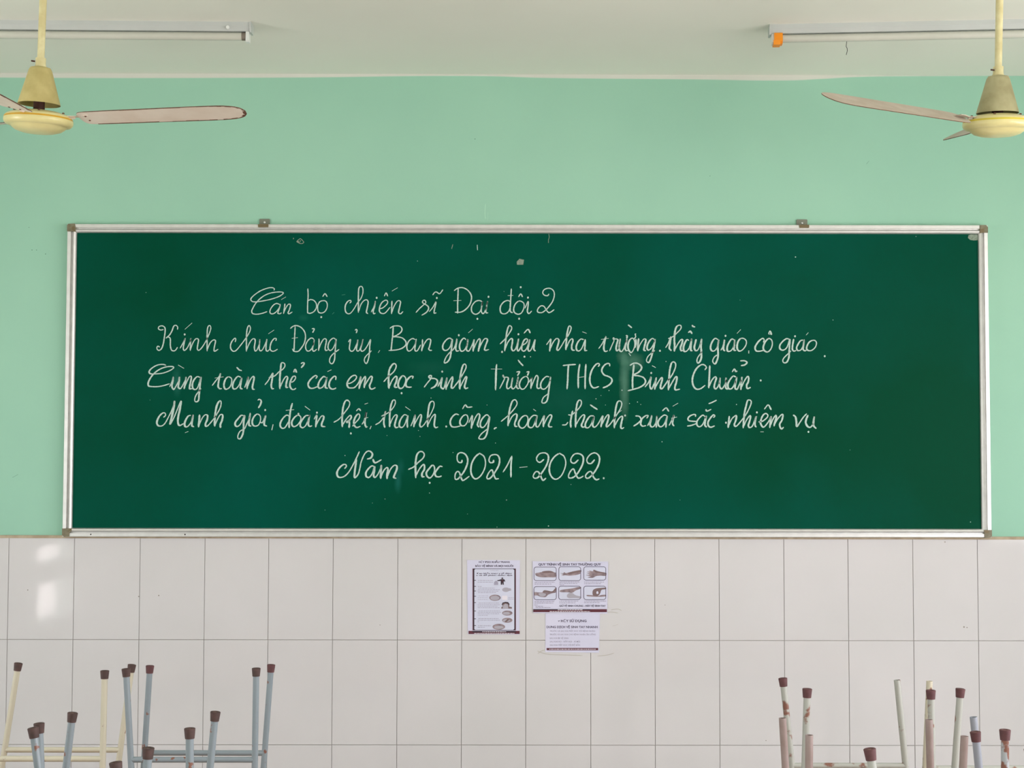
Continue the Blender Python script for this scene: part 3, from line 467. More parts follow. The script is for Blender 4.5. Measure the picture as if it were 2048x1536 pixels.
for (ox, oy, k), tk, tn, txt, data in WORDS:
    bm = bmesh.new(); zz = YC; wf = 0.78 if tk < 3.45 else 0.84
    for s in data.split('|'):
        pts = [tuple(float(c) for c in q.split(',')) for q in s.split()]
        pts = [(ox + x / k, oy + y / k) for x, y in pts]
        short = len(pts) == 2 and (Vector(pts[0]) - Vector(pts[1])).length < 3.2
        if short: dot(bm, (pts[0][0] + pts[1][0]) / 2, (pts[0][1] + pts[1][1]) / 2, 1.9, zz, ry=2.2)
        else: stroke(bm, pts, tk * wf, tn * wf, zz, jit=0.12)
        zz -= 0.00002
    py = oy + 45
    ln = LINES[0 if oy == 560 else 1 if oy == 640 else 2 if oy in (710, 715) else 3 if oy == 790 else 4]
    obj('chalk_word', bm, M['chalk'], board, label='white chalk word %s in the %s line' % (txt, ln))
for pp in ([(665, 628), (668, 625)], [(684, 590), (690, 589)]):
    bm = bmesh.new(); stroke(bm, pp, 1.8, 1.8, YC); obj('chalk_dash', bm, M['faint'], board)

# ------------------------------------------------------------------ notices on the tiles
def curved(pts, Y, off=0.0): return [at(x, y, Y + off) for x, y in pts]
class Print:
    def __init__(s, thing_, ox, oy, k, Y): s.t, s.o, s.k, s.Y = thing_, (ox, oy), k, Y; s.n = 0
    def px(s, x, y): return s.o[0] + x / s.k, s.o[1] + y / s.k
    def lay(s): s.n += 1; return s.Y - 0.0002 - 0.00002 * s.n
    def poly(s, name, pts, m, smooth=False, parent=None):
        if smooth: pts = [tuple(v) for v in ribbon_pts(list(pts) + [pts[0]], 4)[:-1]]
        y = s.lay(); bm = bmesh.new(); f = bm.faces.new([bm.verts.new(at(*s.px(*p), y)) for p in pts])
        bm.normal_update()
        if f.normal.y > 0: f.normal_flip()
        bmesh.ops.triangulate(bm, faces=bm.faces); return obj(name, bm, m, parent or s.t)
    def rect(s, name, x0, y0, x1, y1, m): return s.poly(name, [(x0, y0), (x1, y0), (x1, y1), (x0, y1)], m)
    def outline(s, name, x0, y0, x1, y1, r, w, m):
        y = s.lay(); bm = bmesh.new(); A_, B_ = [], []
        for cx_, cy_, a0 in ((x1 - r, y0 + r, -90), (x1 - r, y1 - r, 0), (x0 + r, y1 - r, 90), (x0 + r, y0 + r, 180)):
            for j in range(6):
                t = math.radians(a0 + 18 * j)
                A_.append(bm.verts.new(at(*s.px(cx_ + r * math.cos(t), cy_ + r * math.sin(t)), y)))
                B_.append(bm.verts.new(at(*s.px(cx_ + (r - w) * math.cos(t), cy_ + (r - w) * math.sin(t)), y)))
        n = len(A_)
        for j in range(n): bm.faces.new((A_[j], B_[j], B_[(j + 1) % n], A_[(j + 1) % n]))
        return obj(name, bm, m, s.t)
    def lines(s, name, rows, m, hh=9):
        """print too small to read: rows of word-long dashes"""
        y = s.lay(); bm = bmesh.new()
        for x0, x1, yy in rows:
            x = x0
            while x < x1 - 6:
                w = min(x1 - x, random.uniform(14, 44))
                bm.faces.new([bm.verts.new(at(*s.px(a, b), y)) for a, b in ((x, yy - hh / 2), (x, yy + hh / 2), (x + w, yy + hh / 2), (x + w, yy - hh / 2))]); x += w + 7
        return obj(name, bm, m, s.t, kind='stuff')
    def text(s, name, txt, x0, x1, y0, y1, m, bold=0.0):
        cu = bpy.data.curves.new('t', 'FONT'); cu.body = txt; cu.size = 1; cu.offset = bold; cu.resolution_u = 2
        o = bpy.data.objects.new('t', cu); COL.objects.link(o); bpy.context.view_layer.update()
        me = bpy.data.meshes.new_from_object(o.evaluated_get(bpy.context.evaluated_depsgraph_get())); bpy.data.objects.remove(o)
        xa = min(v.co.x for v in me.vertices); xb = max(v.co.x for v in me.vertices)
        y = s.lay(); sx = (x1 - x0) / (xb - xa)
        for v in me.vertices: v.co = at(*s.px(x0 + (v.co.x - xa) * sx, y1 - v.co.y / 0.729 * (y1 - y0)), y)
        me.name = name; me.materials.clear(); me.materials.append(m)
        q = bpy.data.objects.new(name, me); COL.objects.link(q); q.parent = s.t; q.matrix_parent_inverse = s.t.matrix_basis.inverted(); return q
YP = YT - 0.0008
def paper(t, pts, Y, curl=0.004):
    """a sheet with slightly lifted lower edge"""
    bm = bmesh.new(); prism(bm, [at(x, y, Y) for x, y in pts], Vector((0, .0004, 0)))
    obj('paper_sheet', bm, M['paper'], t)
# mask notice
t1 = thing('printed_notice', 'portrait sheet with maroon border and small pictures, left of the other notices', 'notice', at(987, 1268, 0), 'printed notices on the tiles')
paper(t1, [(934, 1120), (1040, 1120.5), (1038.8, 1269), (935.5, 1268.5)], YP)
q = Print(t1, 920, 1100, 8.086, YP)
q.text('heading', 'HÃY ĐEO KHẨU TRANG', 305, 805, 180, 208, M['ink'], 0.035)
q.text('heading', 'BẢO VỆ MÌNH VÀ MỌI NGƯỜI', 248, 862, 243, 272, M['ink'], 0.035)
q.rect('border', 203, 300, 904, 1300, M['dark']); q.poly('picture_field', [(232, 320), (250, 308), (860, 308), (878, 325), (878, 1275), (860, 1292), (250, 1292), (232, 1280)], M['pic'])
q.rect('border', 203, 300, 213, 1300, M['maroon']); q.rect('border', 893, 300, 904, 1300, M['maroon'])
q.text('subheading', 'THÔNG BÁO', 485, 625, 322, 338, M['ink2'])
q.text('subheading', 'Đeo khẩu trang y tế đúng', 268, 840, 369, 388, M['ink'], 0.04); q.text('subheading', 'cách để phòng chống dịch', 262, 845, 399, 418, M['ink'], 0.04)
for yy in (490, 588, 663, 748, 850, 986, 1113, 1220): q.rect('list_mark', 232, yy - 5, 258, yy + 5, M['dark'])
q.lines('small_print', [(290, 530, 492), (285, 530, 520), (290, 350, 590), (300, 560, 616), (290, 650, 641), (285, 620, 665), (290, 580, 690)], M['ink2'], 8)
q.lines('small_print', [(300, 455, 742), (285, 450, 770), (285, 455, 800), (780, 868, 770), (780, 868, 795)], M['ink2'], 6)
q.lines('small_print', [(300, 630, 858), (285, 640, 884), (285, 610, 908), (285, 640, 934), (300, 655, 984), (285, 660, 1008), (285, 645, 1032), (285, 450, 1056)], M['ink2'], 8)
q.lines('small_print', [(295, 625, 1110), (285, 650, 1136), (285, 305, 1160), (290, 500, 1224), (285, 400, 1250)], M['ink2'], 9)
def ell(q, name, cx_, cy_, rx, ry, m): return q.poly(name, [(cx_ + rx * math.cos(t), cy_ + ry * math.sin(t)) for t in [math.pi * 2 * k / 20 for k in range(20)]], m)
# figure at a bin
q.poly('bin_picture', [(550, 565), (552, 520), (575, 498), (600, 500), (618, 530), (616, 565)], M['ink2'])
q.poly('figure_picture', [(598, 490), (650, 478), (672, 470), (700, 470), (722, 478), (732, 510), (718, 512), (712, 500), (706, 515), (708, 562), (690, 562), (686, 525), (678, 562), (660, 562), (658, 500), (610, 502)], M['dark'])
ell(q, 'figure_picture', 684, 456, 14, 11, M['dark']); q.rect('figure_picture', 680, 480, 692, 520, M['maroon'])
ell(q, 'mask_picture', 742, 642, 60, 36, M['handc']); q.poly('mask_picture', [(760, 615), (825, 622), (828, 655), (770, 668)], M['handc'])
ell(q, 'mask_picture', 566, 772, 92, 50, M['handa']); ell(q, 'mask_picture', 566, 776, 76, 36, M['handc'])
q.rect('picture_frame', 680, 740, 765, 805, M['white'])
q.poly('face_picture', [(668, 948), (668, 925), (690, 915), (685, 880), (700, 850), (735, 838), (775, 843), (800, 870), (795, 915), (840, 925), (840, 948)], M['handb'], parent=None)
q.poly('face_picture', [(690, 945), (700, 890), (735, 868), (775, 880), (782, 945)], M['handc']); q.poly('face_picture', [(672, 885), (690, 850), (735, 838), (780, 845), (802, 880), (790, 890), (770, 862), (735, 855), (700, 862), (685, 890)], M['dark'])
for cy_ in (1020, 1136): ell(q, 'mask_picture', 765, cy_, 84, 40, M['handa']); ell(q, 'mask_picture', 750, cy_ + 4, 58, 24, M['handc'])
q.poly('mask_picture', [(720, 1160), (770, 1110), (800, 1125), (745, 1170)], M['handb'])
ell(q, 'mask_picture', 628, 1242, 102, 48, M['handa']); ell(q, 'mask_picture', 628, 1250, 76, 26, M['handc'])
q.rect('footer_band', 138, 1308, 965, 1358, M['maroon']); q.rect('footer_band', 200, 1310, 905, 1332, M['dark'])
q.lines('footer_text', [(360, 745, 1322), (230, 880, 1349)], M['white'], 10)
# hand washing notice
t2 = thing('printed_notice', 'landscape sheet with six framed drawings of hands, above the smallest notice', 'notice', at(1140, 1226, 0), 'printed notices on the tiles')
paper(t2, [(1065, 1122.5), (1216.5, 1123), (1214.5, 1227.5), (1066, 1226)], YP - 0.0012)
q = Print(t2, 1050, 1110, 7.314, YP - 0.0013)
q.text('heading', 'QUY TRÌNH VỆ SINH TAY THƯỜNG QUY', 196, 1112, 120, 153, M['ink'], 0.035)
HANDS = [
 (128, 172, 460, 378, [([(150, 270), (200, 258), (245, 248), (290, 238), (370, 235), (410, 252), (452, 262), (452, 322), (330, 326), (240, 326), (180, 312), (160, 300)], 'handa'), ([(245, 248), (290, 234), (370, 232), (425, 255), (350, 262), (280, 262)], 'handb')]),
 (492, 168, 818, 378, [([(515, 265), (555, 268), (575, 252), (600, 265), (660, 250), (740, 232), (815, 222), (815, 262), (790, 282), (720, 296), (640, 302), (590, 296), (560, 300), (530, 290), (560, 282), (545, 276)], 'handa'), ([(620, 265), (700, 240), (815, 222), (815, 248), (730, 262), (660, 280)], 'handb')]),
 (856, 168, 1186, 372, [([(905, 240), (950, 242), (935, 225), (990, 238), (1005, 215), (1060, 235), (1100, 245), (1182, 262), (1182, 305), (1100, 302), (1040, 310), (985, 335), (915, 325), (960, 312), (890, 295), (945, 285), (900, 262), (950, 262)], 'handa'), ([(1005, 215), (1060, 235), (1182, 262), (1182, 275), (1090, 262), (1030, 255)], 'handb')]),
 (128, 458, 462, 658, [([(135, 545), (200, 548), (260, 545), (280, 518), (340, 525), (400, 530), (430, 500), (455, 478), (455, 545), (400, 560), (340, 580), (300, 615), (230, 612), (180, 592), (135, 590)], 'handa'), ([(260, 545), (280, 516), (340, 522), (400, 530), (455, 478), (455, 510), (400, 550), (320, 545)], 'handb'), ([(200, 560), (300, 565), (290, 600), (230, 605)], 'handc')]),
 (490, 452, 818, 656, [([(512, 518), (580, 502), (680, 490), (760, 472), (815, 466), (815, 492), (750, 515), (690, 552), (620, 545), (520, 542)], 'handa'), ([(612, 600), (635, 562), (690, 555), (740, 588), (815, 608), (815, 632), (720, 630), (640, 630)], 'handc')]),
 (856, 452, 1186, 656, [([(905, 585), (990, 588), (1060, 598), (1120, 585), (1180, 582), (1180, 605), (1100, 612), (990, 610), (910, 602)], 'handa'), ([(990, 580), (992, 520), (1030, 492), (1090, 482), (1180, 478), (1180, 500), (1120, 510), (1100, 560), (1070, 595), (1020, 598)], 'handb'), ([(1050, 570), (1045, 540), (1065, 530), (1075, 560)], 'pic')])]
for x0, y0, x1, y1, shapes in HANDS:
    q.rect('picture_field', x0 + 8, y0 + 8, x1 - 8, y1 - 8, M['pic'])
    for pts, mk in shapes: q.poly('hand_drawing', pts, M[mk], smooth=True)
    q.outline('picture_frame', x0, y0, x1, y1, 38, 8, M['ink'])
q.lines('small_print', [(140, 435, 400), (140, 395, 425), (502, 800, 395), (502, 765, 415), (502, 570, 436), (865, 1155, 395), (865, 1110, 418)], M['ink2'], 9)
q.lines('small_print', [(140, 430, 680), (140, 425, 703), (502, 790, 676), (502, 745, 700), (865, 1185, 674), (865, 1090, 697), (135, 185, 730), (155, 270, 750), (155, 370, 769)], M['ink2'], 9)
q.text('slogan', 'GIỮ VỆ SINH CHUNG - HÃY VỆ SINH TAY', 502, 1180, 730, 756, M['ink'], 0.02)
q.rect('footer_band', 120, 792, 1198, 836, M['maroon']); q.rect('footer_band', 120, 792, 960, 806, M['dark'])
q.lines('footer_text', [(480, 850, 803), (362, 950, 826)], M['white'], 9)
# hand rub notice
t3 = thing('printed_notice', 'smallest lilac sheet of plain text lines, tucked under the hand drawings', 'notice', at(1145, 1305, 0), 'printed notices on the tiles')
paper(t3, [(1091, 1227), (1200, 1227), (1198, 1305.5), (1090.5, 1304)], YP)
q = Print(t3, 1050, 1110, 7.314, YP)
q.poly('tick_mark', [(480, 958), (493, 962), (515, 955), (496, 976)], M['ink'])
q.text('heading', 'HÃY SỬ DỤNG', 525, 900, 946, 980, M['ink'], 0.035)
q.text('heading', 'DUNG DỊCH VỆ SINH TAY NHANH', 316, 1062, 1036, 1068, M['ink'], 0.03)
for yy, x1, tx in ((1123, 1025, 'TRƯỚC VÀ SAU KHI TIẾP XÚC VỚI BỆNH NHÂN'), (1173, 1035, 'TRƯỚC VÀ SAU KHI CHO BỆNH NHÂN ĂN UỐNG'), (1227, 635, 'SAU KHI ĐI VỆ SINH'), (1278, 805, 'SAU KHI HO - HẮT HƠI - XÌ MŨI'), (1328, 805, 'SAU KHI TIẾP XÚC VỚI ĐỒ BẨN')):
    q.text('small_print', tx, 362, x1, yy - 22, yy, M['ink2'], 0.015)
q.rect('footer_band', 316, 1360, 1070, 1394, M['maroon']); q.lines('footer_text', [(355, 1035, 1378)], M['white'], 9)
# glue traces and specks on the tiles
bm = bmesh.new()
for pts in ([(1075, 1302), (1085, 1306), (1100, 1309), (1130, 1310), (1165, 1311)], [(1076, 1307), (1083, 1302), (1090, 1300)], [(1195, 1312), (1215, 1310), (1228, 1306)], [(1222, 1220), (1235, 1218), (1243, 1221)], [(1205, 1226), (1222, 1224), (1236, 1226)], [(1225, 1252), (1236, 1249)]):
    stroke(bm, pts, 1.4, 1.2, YT - .0002)
obj('glue_trace', bm, mat('old_glue', lin(180, 176, 166), 0.6), wall)
bm = bmesh.new()
for x, y, r in ((55.5, 1180, 1.2), (277.5, 1193, 1.3), (317.5, 1191, 1.3), (1890, 1084, 1.2), (1928, 1254, 1.6), (1934, 1255, 1.2), (1532, 1481, 1), (760, 1250, .9), (1330, 1210, .8)): dot(bm, x, y, r, YT - .0003, 6)
obj('dark_specks', bm, M['pin'], wall, kind='stuff')
bm = bmesh.new()
for pts, w in (([(25, 955), (36, 949)], 1), ([(1733, 328), (1738, 322)], 1)): stroke(bm, pts, w, w, -.0005)
for x, y, r in ((64, 500, 1), (73, 500, .9), (91, 508, 1), (950, 278, 1), (1420, 352, .8), (58, 455, .8)): dot(bm, x, y, r, -.0005, 6)
obj('wall_scratches', bm, mat('scratch', lin(85, 120, 100), 0.9), wall, kind='stuff')
bm = bmesh.new(); stroke(bm, [(971, 408), (970, 425), (971, 438)], 1.5, 1.5, -.0005); stroke(bm, [(976, 425), (975, 440)], 1, 1, -.0005)
obj('pale_scratch', bm, mat('pale_scratch', lin(172, 215, 190), 0.9), wall)

# ------------------------------------------------------------------ tube lights on the ceiling
def tube_light(pa, pb, label, orange_end=False, length=1.24, endfirst=True):
    """pa: the visible end at the ceiling, pb: a second point of the same edge"""
    a = atz(*pa, ZC); b = atz(*pb, ZC); d = (b - a); d.z = 0; d.normalize()
    side = Vector((-d.y, d.x, 0))
    if side.y < 0: side = -side
    t = thing('tube_light', label, 'ceiling light', a + d * length / 2, 'tube lights')
    def P(s, w, h): return a + d * s + side * w + Vector((0, 0, h))
    def ext(name, prof, s0, s1, m, par=t, sm=False):
        bm = bmesh.new(); prism(bm, [P(s0, w, h) for w, h in prof], d * (s1 - s0)); return obj(name, bm, m, par)
    ext('batten', [(0, 0), (0.002, -.014), (.010, -.030), (.050, -.030), (.058, -.014), (.060, 0)], 0.004, length - .004, M['batten'])
    for s0 in (0, length - .006): ext('end_plate', [(-.002, 0), (-.001, -.016), (.008, -.034), (.052, -.034), (.061, -.016), (.062, 0)], s0, s0 + .006, M['batten'])
    bm = bmesh.new(); cz_ = -.0445
    tube(bm, [P(.030, .026, cz_), P(length - .030, .026, cz_)], .0140, 20); o = obj('tube', bm, M['tube'], t); setsharp(o)
    for j, s0 in enumerate((.008, length - .020)):
        m = M['socket']
        so = ext('lamp_holder', [(.014, -.028), (.010, -.062), (.016, -.066), (.038, -.066), (.042, -.062), (.040, -.028)], s0, s0 + .012, m)
        bm = bmesh.new(); s1 = (s0 + .0125, s0 + .027) if j == 0 else (s0 - .015, s0 - .0005)
        tube(bm, [P(s1[0], .026, cz_), P(s1[1], .026, cz_)], .0146, 16)
        e = obj('tube_end_cap', bm, M['pin'], t); setsharp(e)
    if orange_end:
        s = ext('starter_clip', [(.006, -.029), (.004, -.058), (.012, -.066), (.040, -.066), (.046, -.058), (.046, -.029)], .017, .046, M['orange']); s['label'] = 'bright orange plastic clip at the lamp end'
        ext('clip_foot', [(.002, -.055), (.004, -.071), (.040, -.071), (.046, -.055)], .014, .038, M['orange'], s)
    return t, P, ext
t, P, ext = tube_light((502, 43.5), (0, 39.5), 'white tube light on the ceiling behind the left fan')
bm = bmesh.new(); tube(bm, [P(.080, -.003, -.02), P(.080, .012, -.02)], .006, 12); obj('wing_screw', bm, M['socket'], t)
tube_light((1539, 48.5), (2048, 38), 'white tube light with an orange clip, behind the right fan', True)
# wire stub
w0 = atz(1693, 82, ZC)
bm = bmesh.new(); sc_ = (at(1703, 90, w0.y) - at(1693, 90, w0.y)).x / 10
pts = [at(1693.5 + dx, 82 + dy, w0.y - .004) for dx, dy in ((0, 0), (-.6, 6), (-1.2, 11), (.8, 15), (1, 20), (-.3, 25), (-1, 28))]
tube(bm, [Vector((p.x, p.y, min(p.z, ZC))) for p in pts], .0011, 6)
o = obj('hanging_wire', bm, M['hole']); o['label'] = 'short dark crinkled wire hanging from the ceiling under the right tube light'; o['category'] = 'wire'

# ------------------------------------------------------------------ ceiling fans
def ceiling_fan(hub_px, Y, azs, tilt, label, seed, cone_gap, mats, pitch=6, dirt=False, dih=4.0, rad=.66):
    hub = at(*hub_px, Y); top = Vector((hub.x, hub.y, ZC))
    t = thing('ceiling_fan', label, 'ceiling fan', top, 'ceiling fans')
    hubz = hub.z - top.z
    ball = Matrix.Translation(top) @ Matrix.Rotation(tilt[1], 4, 'Y') @ Matrix.Rotation(tilt[0], 4, 'X') @ Matrix.Translation(Vector((0, 0, hubz)))
    L = -hubz
    ball = Matrix.Translation(hub - ball.translation) @ ball
    top = ball @ Vector((0, 0, L)); t.location = top
    bm = bmesh.new(); lathe(bm, [(0, 0.0), (.052, 0.0), (.054, -.01), (.045, -.03), (.022, -.046), (.013, -.05), (0, -.05)], Matrix.Translation(top), 32); o = obj('ceiling_cup', bm, M[mats[0]], t); setsharp(o)
    bm = bmesh.new(); lathe(bm, [(0, L - .012), (.0112, L - .012), (.0108, .2), (.0104, cone_gap + .125), (0, cone_gap + .125)], ball, 20); o = obj('down_rod', bm, M['fanrod'], t); setsharp(o)
    c = cone_gap
    bm = bmesh.new(); lathe(bm, [(.0115, c + .142), (.0155, c + .142), (.0155, c + .122), (.017, c + .118), (.017, c + .110), (.0115, c + .110)], ball, 20); cl = obj('rod_collar', bm, M['fanrod'], t); setsharp(cl)
    bm = bmesh.new(); pz = ball @ Vector((-.015, -.008, c + .130)); pz2 = ball @ Vector((-.026, -.010, c + .131)); tube(bm, [pz, pz2], .0026, 8); obj('split_pin', bm, M['fandark'], cl)
    bm = bmesh.new(); lathe(bm, [(.014, c + .116), (.030, c + .112), (.0345, c + .104), (.0625, c + .004), (.0632, c), (.0612, c + .001), (.0330, c + .102), (.013, c + .110)], ball, 48); o = obj('cone_cover', bm, M[mats[1]], t); setsharp(o, 50)
    bm = bmesh.new(); lathe(bm, [(0, c + .07), (.017, c + .07), (.017, .020), (0, .020)], ball, 20); o = obj('shaft', bm, M['fandark'], t); setsharp(o)
    bm = bmesh.new(); prof = [(0, .030), (.045, .030), (.068, .026), (.074, .0230), (.088, .0195), (.0965, .0150), (.1010, .0095), (.1026, .0040), (.1030, -.002), (.1015, -.0085), (.096, -.0140), (.086, -.017)]
    mi = [0, 0, 0, 0, 0, 0, 1, 0, 0, 0, 0]
    lathe(bm, prof, ball, 64, mi); o = obj('motor_housing', bm, [M[mats[0]], M[mats[2]]], t); setsharp(o, 40)
    bm = bmesh.new(); lathe(bm, [(.088, -.0160), (.0825, -.0175), (.0790, -.0220), (.069, -.0295), (.050, -.0355), (.025, -.0385), (0, -.0392)], ball, 64); o = obj('bottom_bowl', bm, M[mats[0]], t); setsharp(o, 60)
    for kk in range(6):
        a = 2 * math.pi * (kk + .5 + seed * .3) / 6
        bm = bmesh.new(); lathe(bm, [(0, .0265), (.0035, .0255), (.004, .0225)], ball @ Matrix.Translation((.082 * math.cos(a), .082 * math.sin(a), 0)), 10); obj('bolt', bm, M['rust'], t)
    for az in azs:
        R = ball @ Matrix.Rotation(math.radians(az), 4, 'Z') @ Matrix.Translation((.07, 0, .009)) @ Matrix.Rotation(math.radians(-dih), 4, 'Y') @ Matrix.Translation((-.07, 0, 0))
        Rb = R @ Matrix.Rotation(math.radians(-pitch), 4, 'X')
        # blade outline in (r, s)
        up = [(.130, .012), (.134, .034), (.150, .046), (.200, .050), (.35, .052), (.50, .0545), (.57, .052), (.605, .040), (.620, .020)]
        dn = [(.622, -.002), (.612, -.026), (.585, -.044), (.53, -.052), (.35, -.051), (.20, -.049), (.150, -.045), (.134, -.034), (.130, -.012)]
        kx = (rad - .13) / .49; sc2 = lambda L_: [(.13 + (r - .13) * kx, s_ * 1.15) for r, s_ in L_]
        up, dn = sc2(up), sc2(dn)
        oc = [tuple(v) for v in ribbon_pts(up, 4)] + [tuple(v) for v in ribbon_pts(dn, 4)]
        bm = bmesh.new(); n = len(oc)
        tp = [bm.verts.new(Rb @ Vector((r, s_, .0009 - s_ * s_ * .4))) for r, s_ in oc]; bt = [bm.verts.new(Rb @ Vector((r, s_, -.0009 - s_ * s_ * .4))) for r, s_ in oc]
        # ladder faces between the two long edges keep the camber
        m_ = n // 2
        for ring, flip in ((tp, False), (bt, True)):
            for k in range(m_ - 1):
                f4 = [ring[k], ring[k + 1], ring[n - 2 - k], ring[n - 1 - k]]
                try: f = bm.faces.new(f4 if flip else f4[::-1])
                except ValueError: pass
        for k in range(n):
            f = bm.faces.new((tp[k], tp[(k + 1) % n], bt[(k + 1) % n], bt[k])); f.material_index = 1
        # worn rim on the underside
        bmesh.ops.recalc_face_normals(bm, faces=bm.faces)
        bl = obj('blade', bm, [M[mats[3]], M['rust']], t)
        bm = bmesh.new(); rnd = random.Random(seed * 10 + az)
        cxr, k0 = .37, 0
        for k in range(n):
            r, s_ = oc[k]; r2, s2 = oc[(k + 1) % n]
            if r < .16: continue
            wd_ = (.0075 if dirt else .006) * (rnd.random() * .8 + .5) * (1.6 if r > .56 else 1) * (1 if s_ > 0 or dirt else .5)
            def inn(r, s_):
                v = Vector((min(max(r, .16), .56) - r, -s_)); v.normalize(); return (r + v.x * wd_, s_ + v.y * wd_)
            a_, b_ = inn(r, s_), inn(r2, s2)
            bm.faces.new([bm.verts.new(Rb @ Vector((x, y, -.0013 - y * y * .4))) for x, y in ((r, s_), (r2, s2), b_, a_)])
        obj('rusty_rim', bm, M['rust'], bl)
        bm = bmesh.new(); tube(bm, [R @ Vector((.085, 0, .002)), R @ Vector((.115, 0, .001))], .004, 8)
        prism(bm, [R @ Vector(p) for p in ((.085, -.016, .004), (.12, -.010, .003), (.150, -.030, .0015), (.165, -.028, .0015), (.165, .028, .0015), (.150, .030, .0015), (.12, .010, .003), (.085, .016, .004))], (R.to_3x3() @ Vector((0, 0, .0022))))
        arm = obj('blade_arm', bm, M[mats[3]], t)
        for s_ in (-.018, .018):
            bm = bmesh.new(); lathe(bm, [(0, -.0045), (.003, -.004), (.0035, -.001)], Rb @ Matrix.Translation((.155, s_, 0)), 8); obj('rivet', bm, M['rust'], arm)
    return t
ceiling_fan((77, 242), CAMP.y + 4.5, (-5, 262, 127), (math.radians(3.8), math.radians(2.4)), 'cream ceiling fan with gold stripe, at the left edge', 1, .050, ('fancream', 'fancone', 'stripe', 'blade'), pitch=10, rad=.645)
ceiling_fan((1994.5, 249), CAMP.y + 4.5, (204, 84, 324), (math.radians(5.7), 0), 'cream ceiling fan with dusty faded cone, at the right edge', 2, .034, ('fancream', 'fancone2', 'stripe2', 'blade2'), pitch=24, dirt=True, rad=.645)

# ------------------------------------------------------------------ desks with upturned chairs
ZD = 0.70
def desk(x0, x1, y0, y1, label):
    t = thing('school_desk', label, 'desk', ((x0 + x1) / 2, (y0 + y1) / 2, 0), 'school desks')
    bm = bmesh.new(); box(bm, x0, x1, y0, y1, ZD - .025, ZD); obj('desk_top', bm, M['wood'], t)
    bm = bmesh.new(); box(bm, x0 + .05, x1 - .05, y0 + .04, y0 + .06, ZD - .09, ZD - .025); box(bm, x0 + .05, x1 - .05, y1 - .06, y1 - .04, ZD - .09, ZD - .025); obj('apron', bm, M['blue'], t)
    for x in (x0 + .04, x1 - .04):
        for y in (y0 + .05, y1 - .05):
            bm = bmesh.new(); tube(bm, [Vector((x, y, 0)), Vector((x, y, ZD - .025))], .014, 12); obj('leg', bm, M['blue'], t, True)
desk(-1.75, -0.52, -1.75, -1.10, 'wooden school desk under the upturned chairs nearest the board, left side')
desk(-1.62, -0.52, -3.02, -1.98, 'wooden school desk under the blue upturned chairs nearest the camera, left side')
desk(0.55, 1.75, -2.08, -1.50, 'wooden school desk under the pale upturned chairs, right side')
desk(0.52, 1.75, -3.02, -2.12, 'wooden school desk under the pinkish upturned chairs, right side')
RL = 0.0088
def chair(label, legs, m, seat_z=ZD + 0.022, bars=(), group='upturned school chairs'):
    """legs: (px top, py top, px low, py low, distance, cap kind or None)"""
    m = M[m] if isinstance(m, str) else m
    tops, bots = [], []
    for l in legs:
        Y = CAMP.y + l[4]; a = at(l[0], l[1], Y); b = at(l[2], l[3], Y); d = (b - a)
        k = (seat_z - a.z) / d.z; tops.append(a); bots.append(a + d * k)
    c = sum(bots, Vector()) / 4
    t = thing('school_chair', label, 'chair', (c.x, c.y, ZD), group)
    # order the seat corners round the centre
    seq = sorted(bots, key=lambda p: math.atan2(p.y - c.y, p.x - c.x))
    sp_ = [Vector((c.x, c.y, seat_z - .018)) + (Vector((p.x - c.x, p.y - c.y, 0)) * 1.12) for p in seq]
    bm = bmesh.new(); prism(bm, sp_, Vector((0, 0, .018))); obj('seat', bm, M['wood'], t)
    for i, l in enumerate(legs):
        cap = l[5]; lm = M[l[6]] if len(l) > 6 else m
        ax = (tops[i] - bots[i]).normalized(); end = tops[i] - ax * (.012 if cap else 0)
        bm = bmesh.new()
        if cap:
            tube(bm, [bots[i], end], RL, 18)
        else:  # open steel tube end
            u, w = frame_for(ax); rings = []
            for p_, r_ in ((bots[i], RL), (end, RL), (end, RL - .0015), (end - ax * .03, RL - .0015)):
                rings.append([bm.verts.new(p_ + (u * math.cos(q_) + w * math.sin(q_)) * r_) for q_ in [2 * math.pi * k / 18 for k in range(18)]])
            for A_, B_ in zip(rings, rings[1:]):
                for k in range(18): bm.faces.new((A_[k], A_[(k + 1) % 18], B_[(k + 1) % 18], B_[k]))
            bm.faces.new(rings[0]); bm.faces.new(rings[-1]); bmesh.ops.recalc_face_normals(bm, faces=bm.faces)
        lg = obj('leg', bm, lm, t); setsharp(lg, 50)
        if cap:
            u = Vector((0, 0, 1)).rotation_difference(ax).to_matrix().to_4x4()
            bm = bmesh.new(); h = .023
            lathe(bm, [(RL, -h + .001), (RL + .0016, -h), (RL + .0018, -h + .002), (RL + .0034, -.004), (RL + .0036, -.001), (RL + .002, 0), (RL - .0015, 0), (RL - .003, -.002), (0, -.002)], Matrix.Translation(tops[i]) @ u, 22)
            cp = obj('rubber_foot', bm, [M['cap' if cap == 1 else 'capred'], M['capend']], lg); setsharp(cp, 40)
            for f in cp.data.polygons:
                if abs(f.normal.dot(ax)) > .9 and (f.center - tops[i]).length < .012 and f.center.length and (f.center - tops[i]).dot(ax) < -.0015: f.material_index = 1
    def point(i, z): return bots[i] + (tops[i] - bots[i]) * ((z - bots[i].z) / (tops[i].z - bots[i].z))
    for i, j, z in bars:
        bm = bmesh.new(); tube(bm, [point(i, z), point(j, z)], RL * .93, 16); o = obj('stretcher', bm, m, t); setsharp(o)
    return t
def zat(py, Z): return at(1024, py, CAMP.y + Z).z
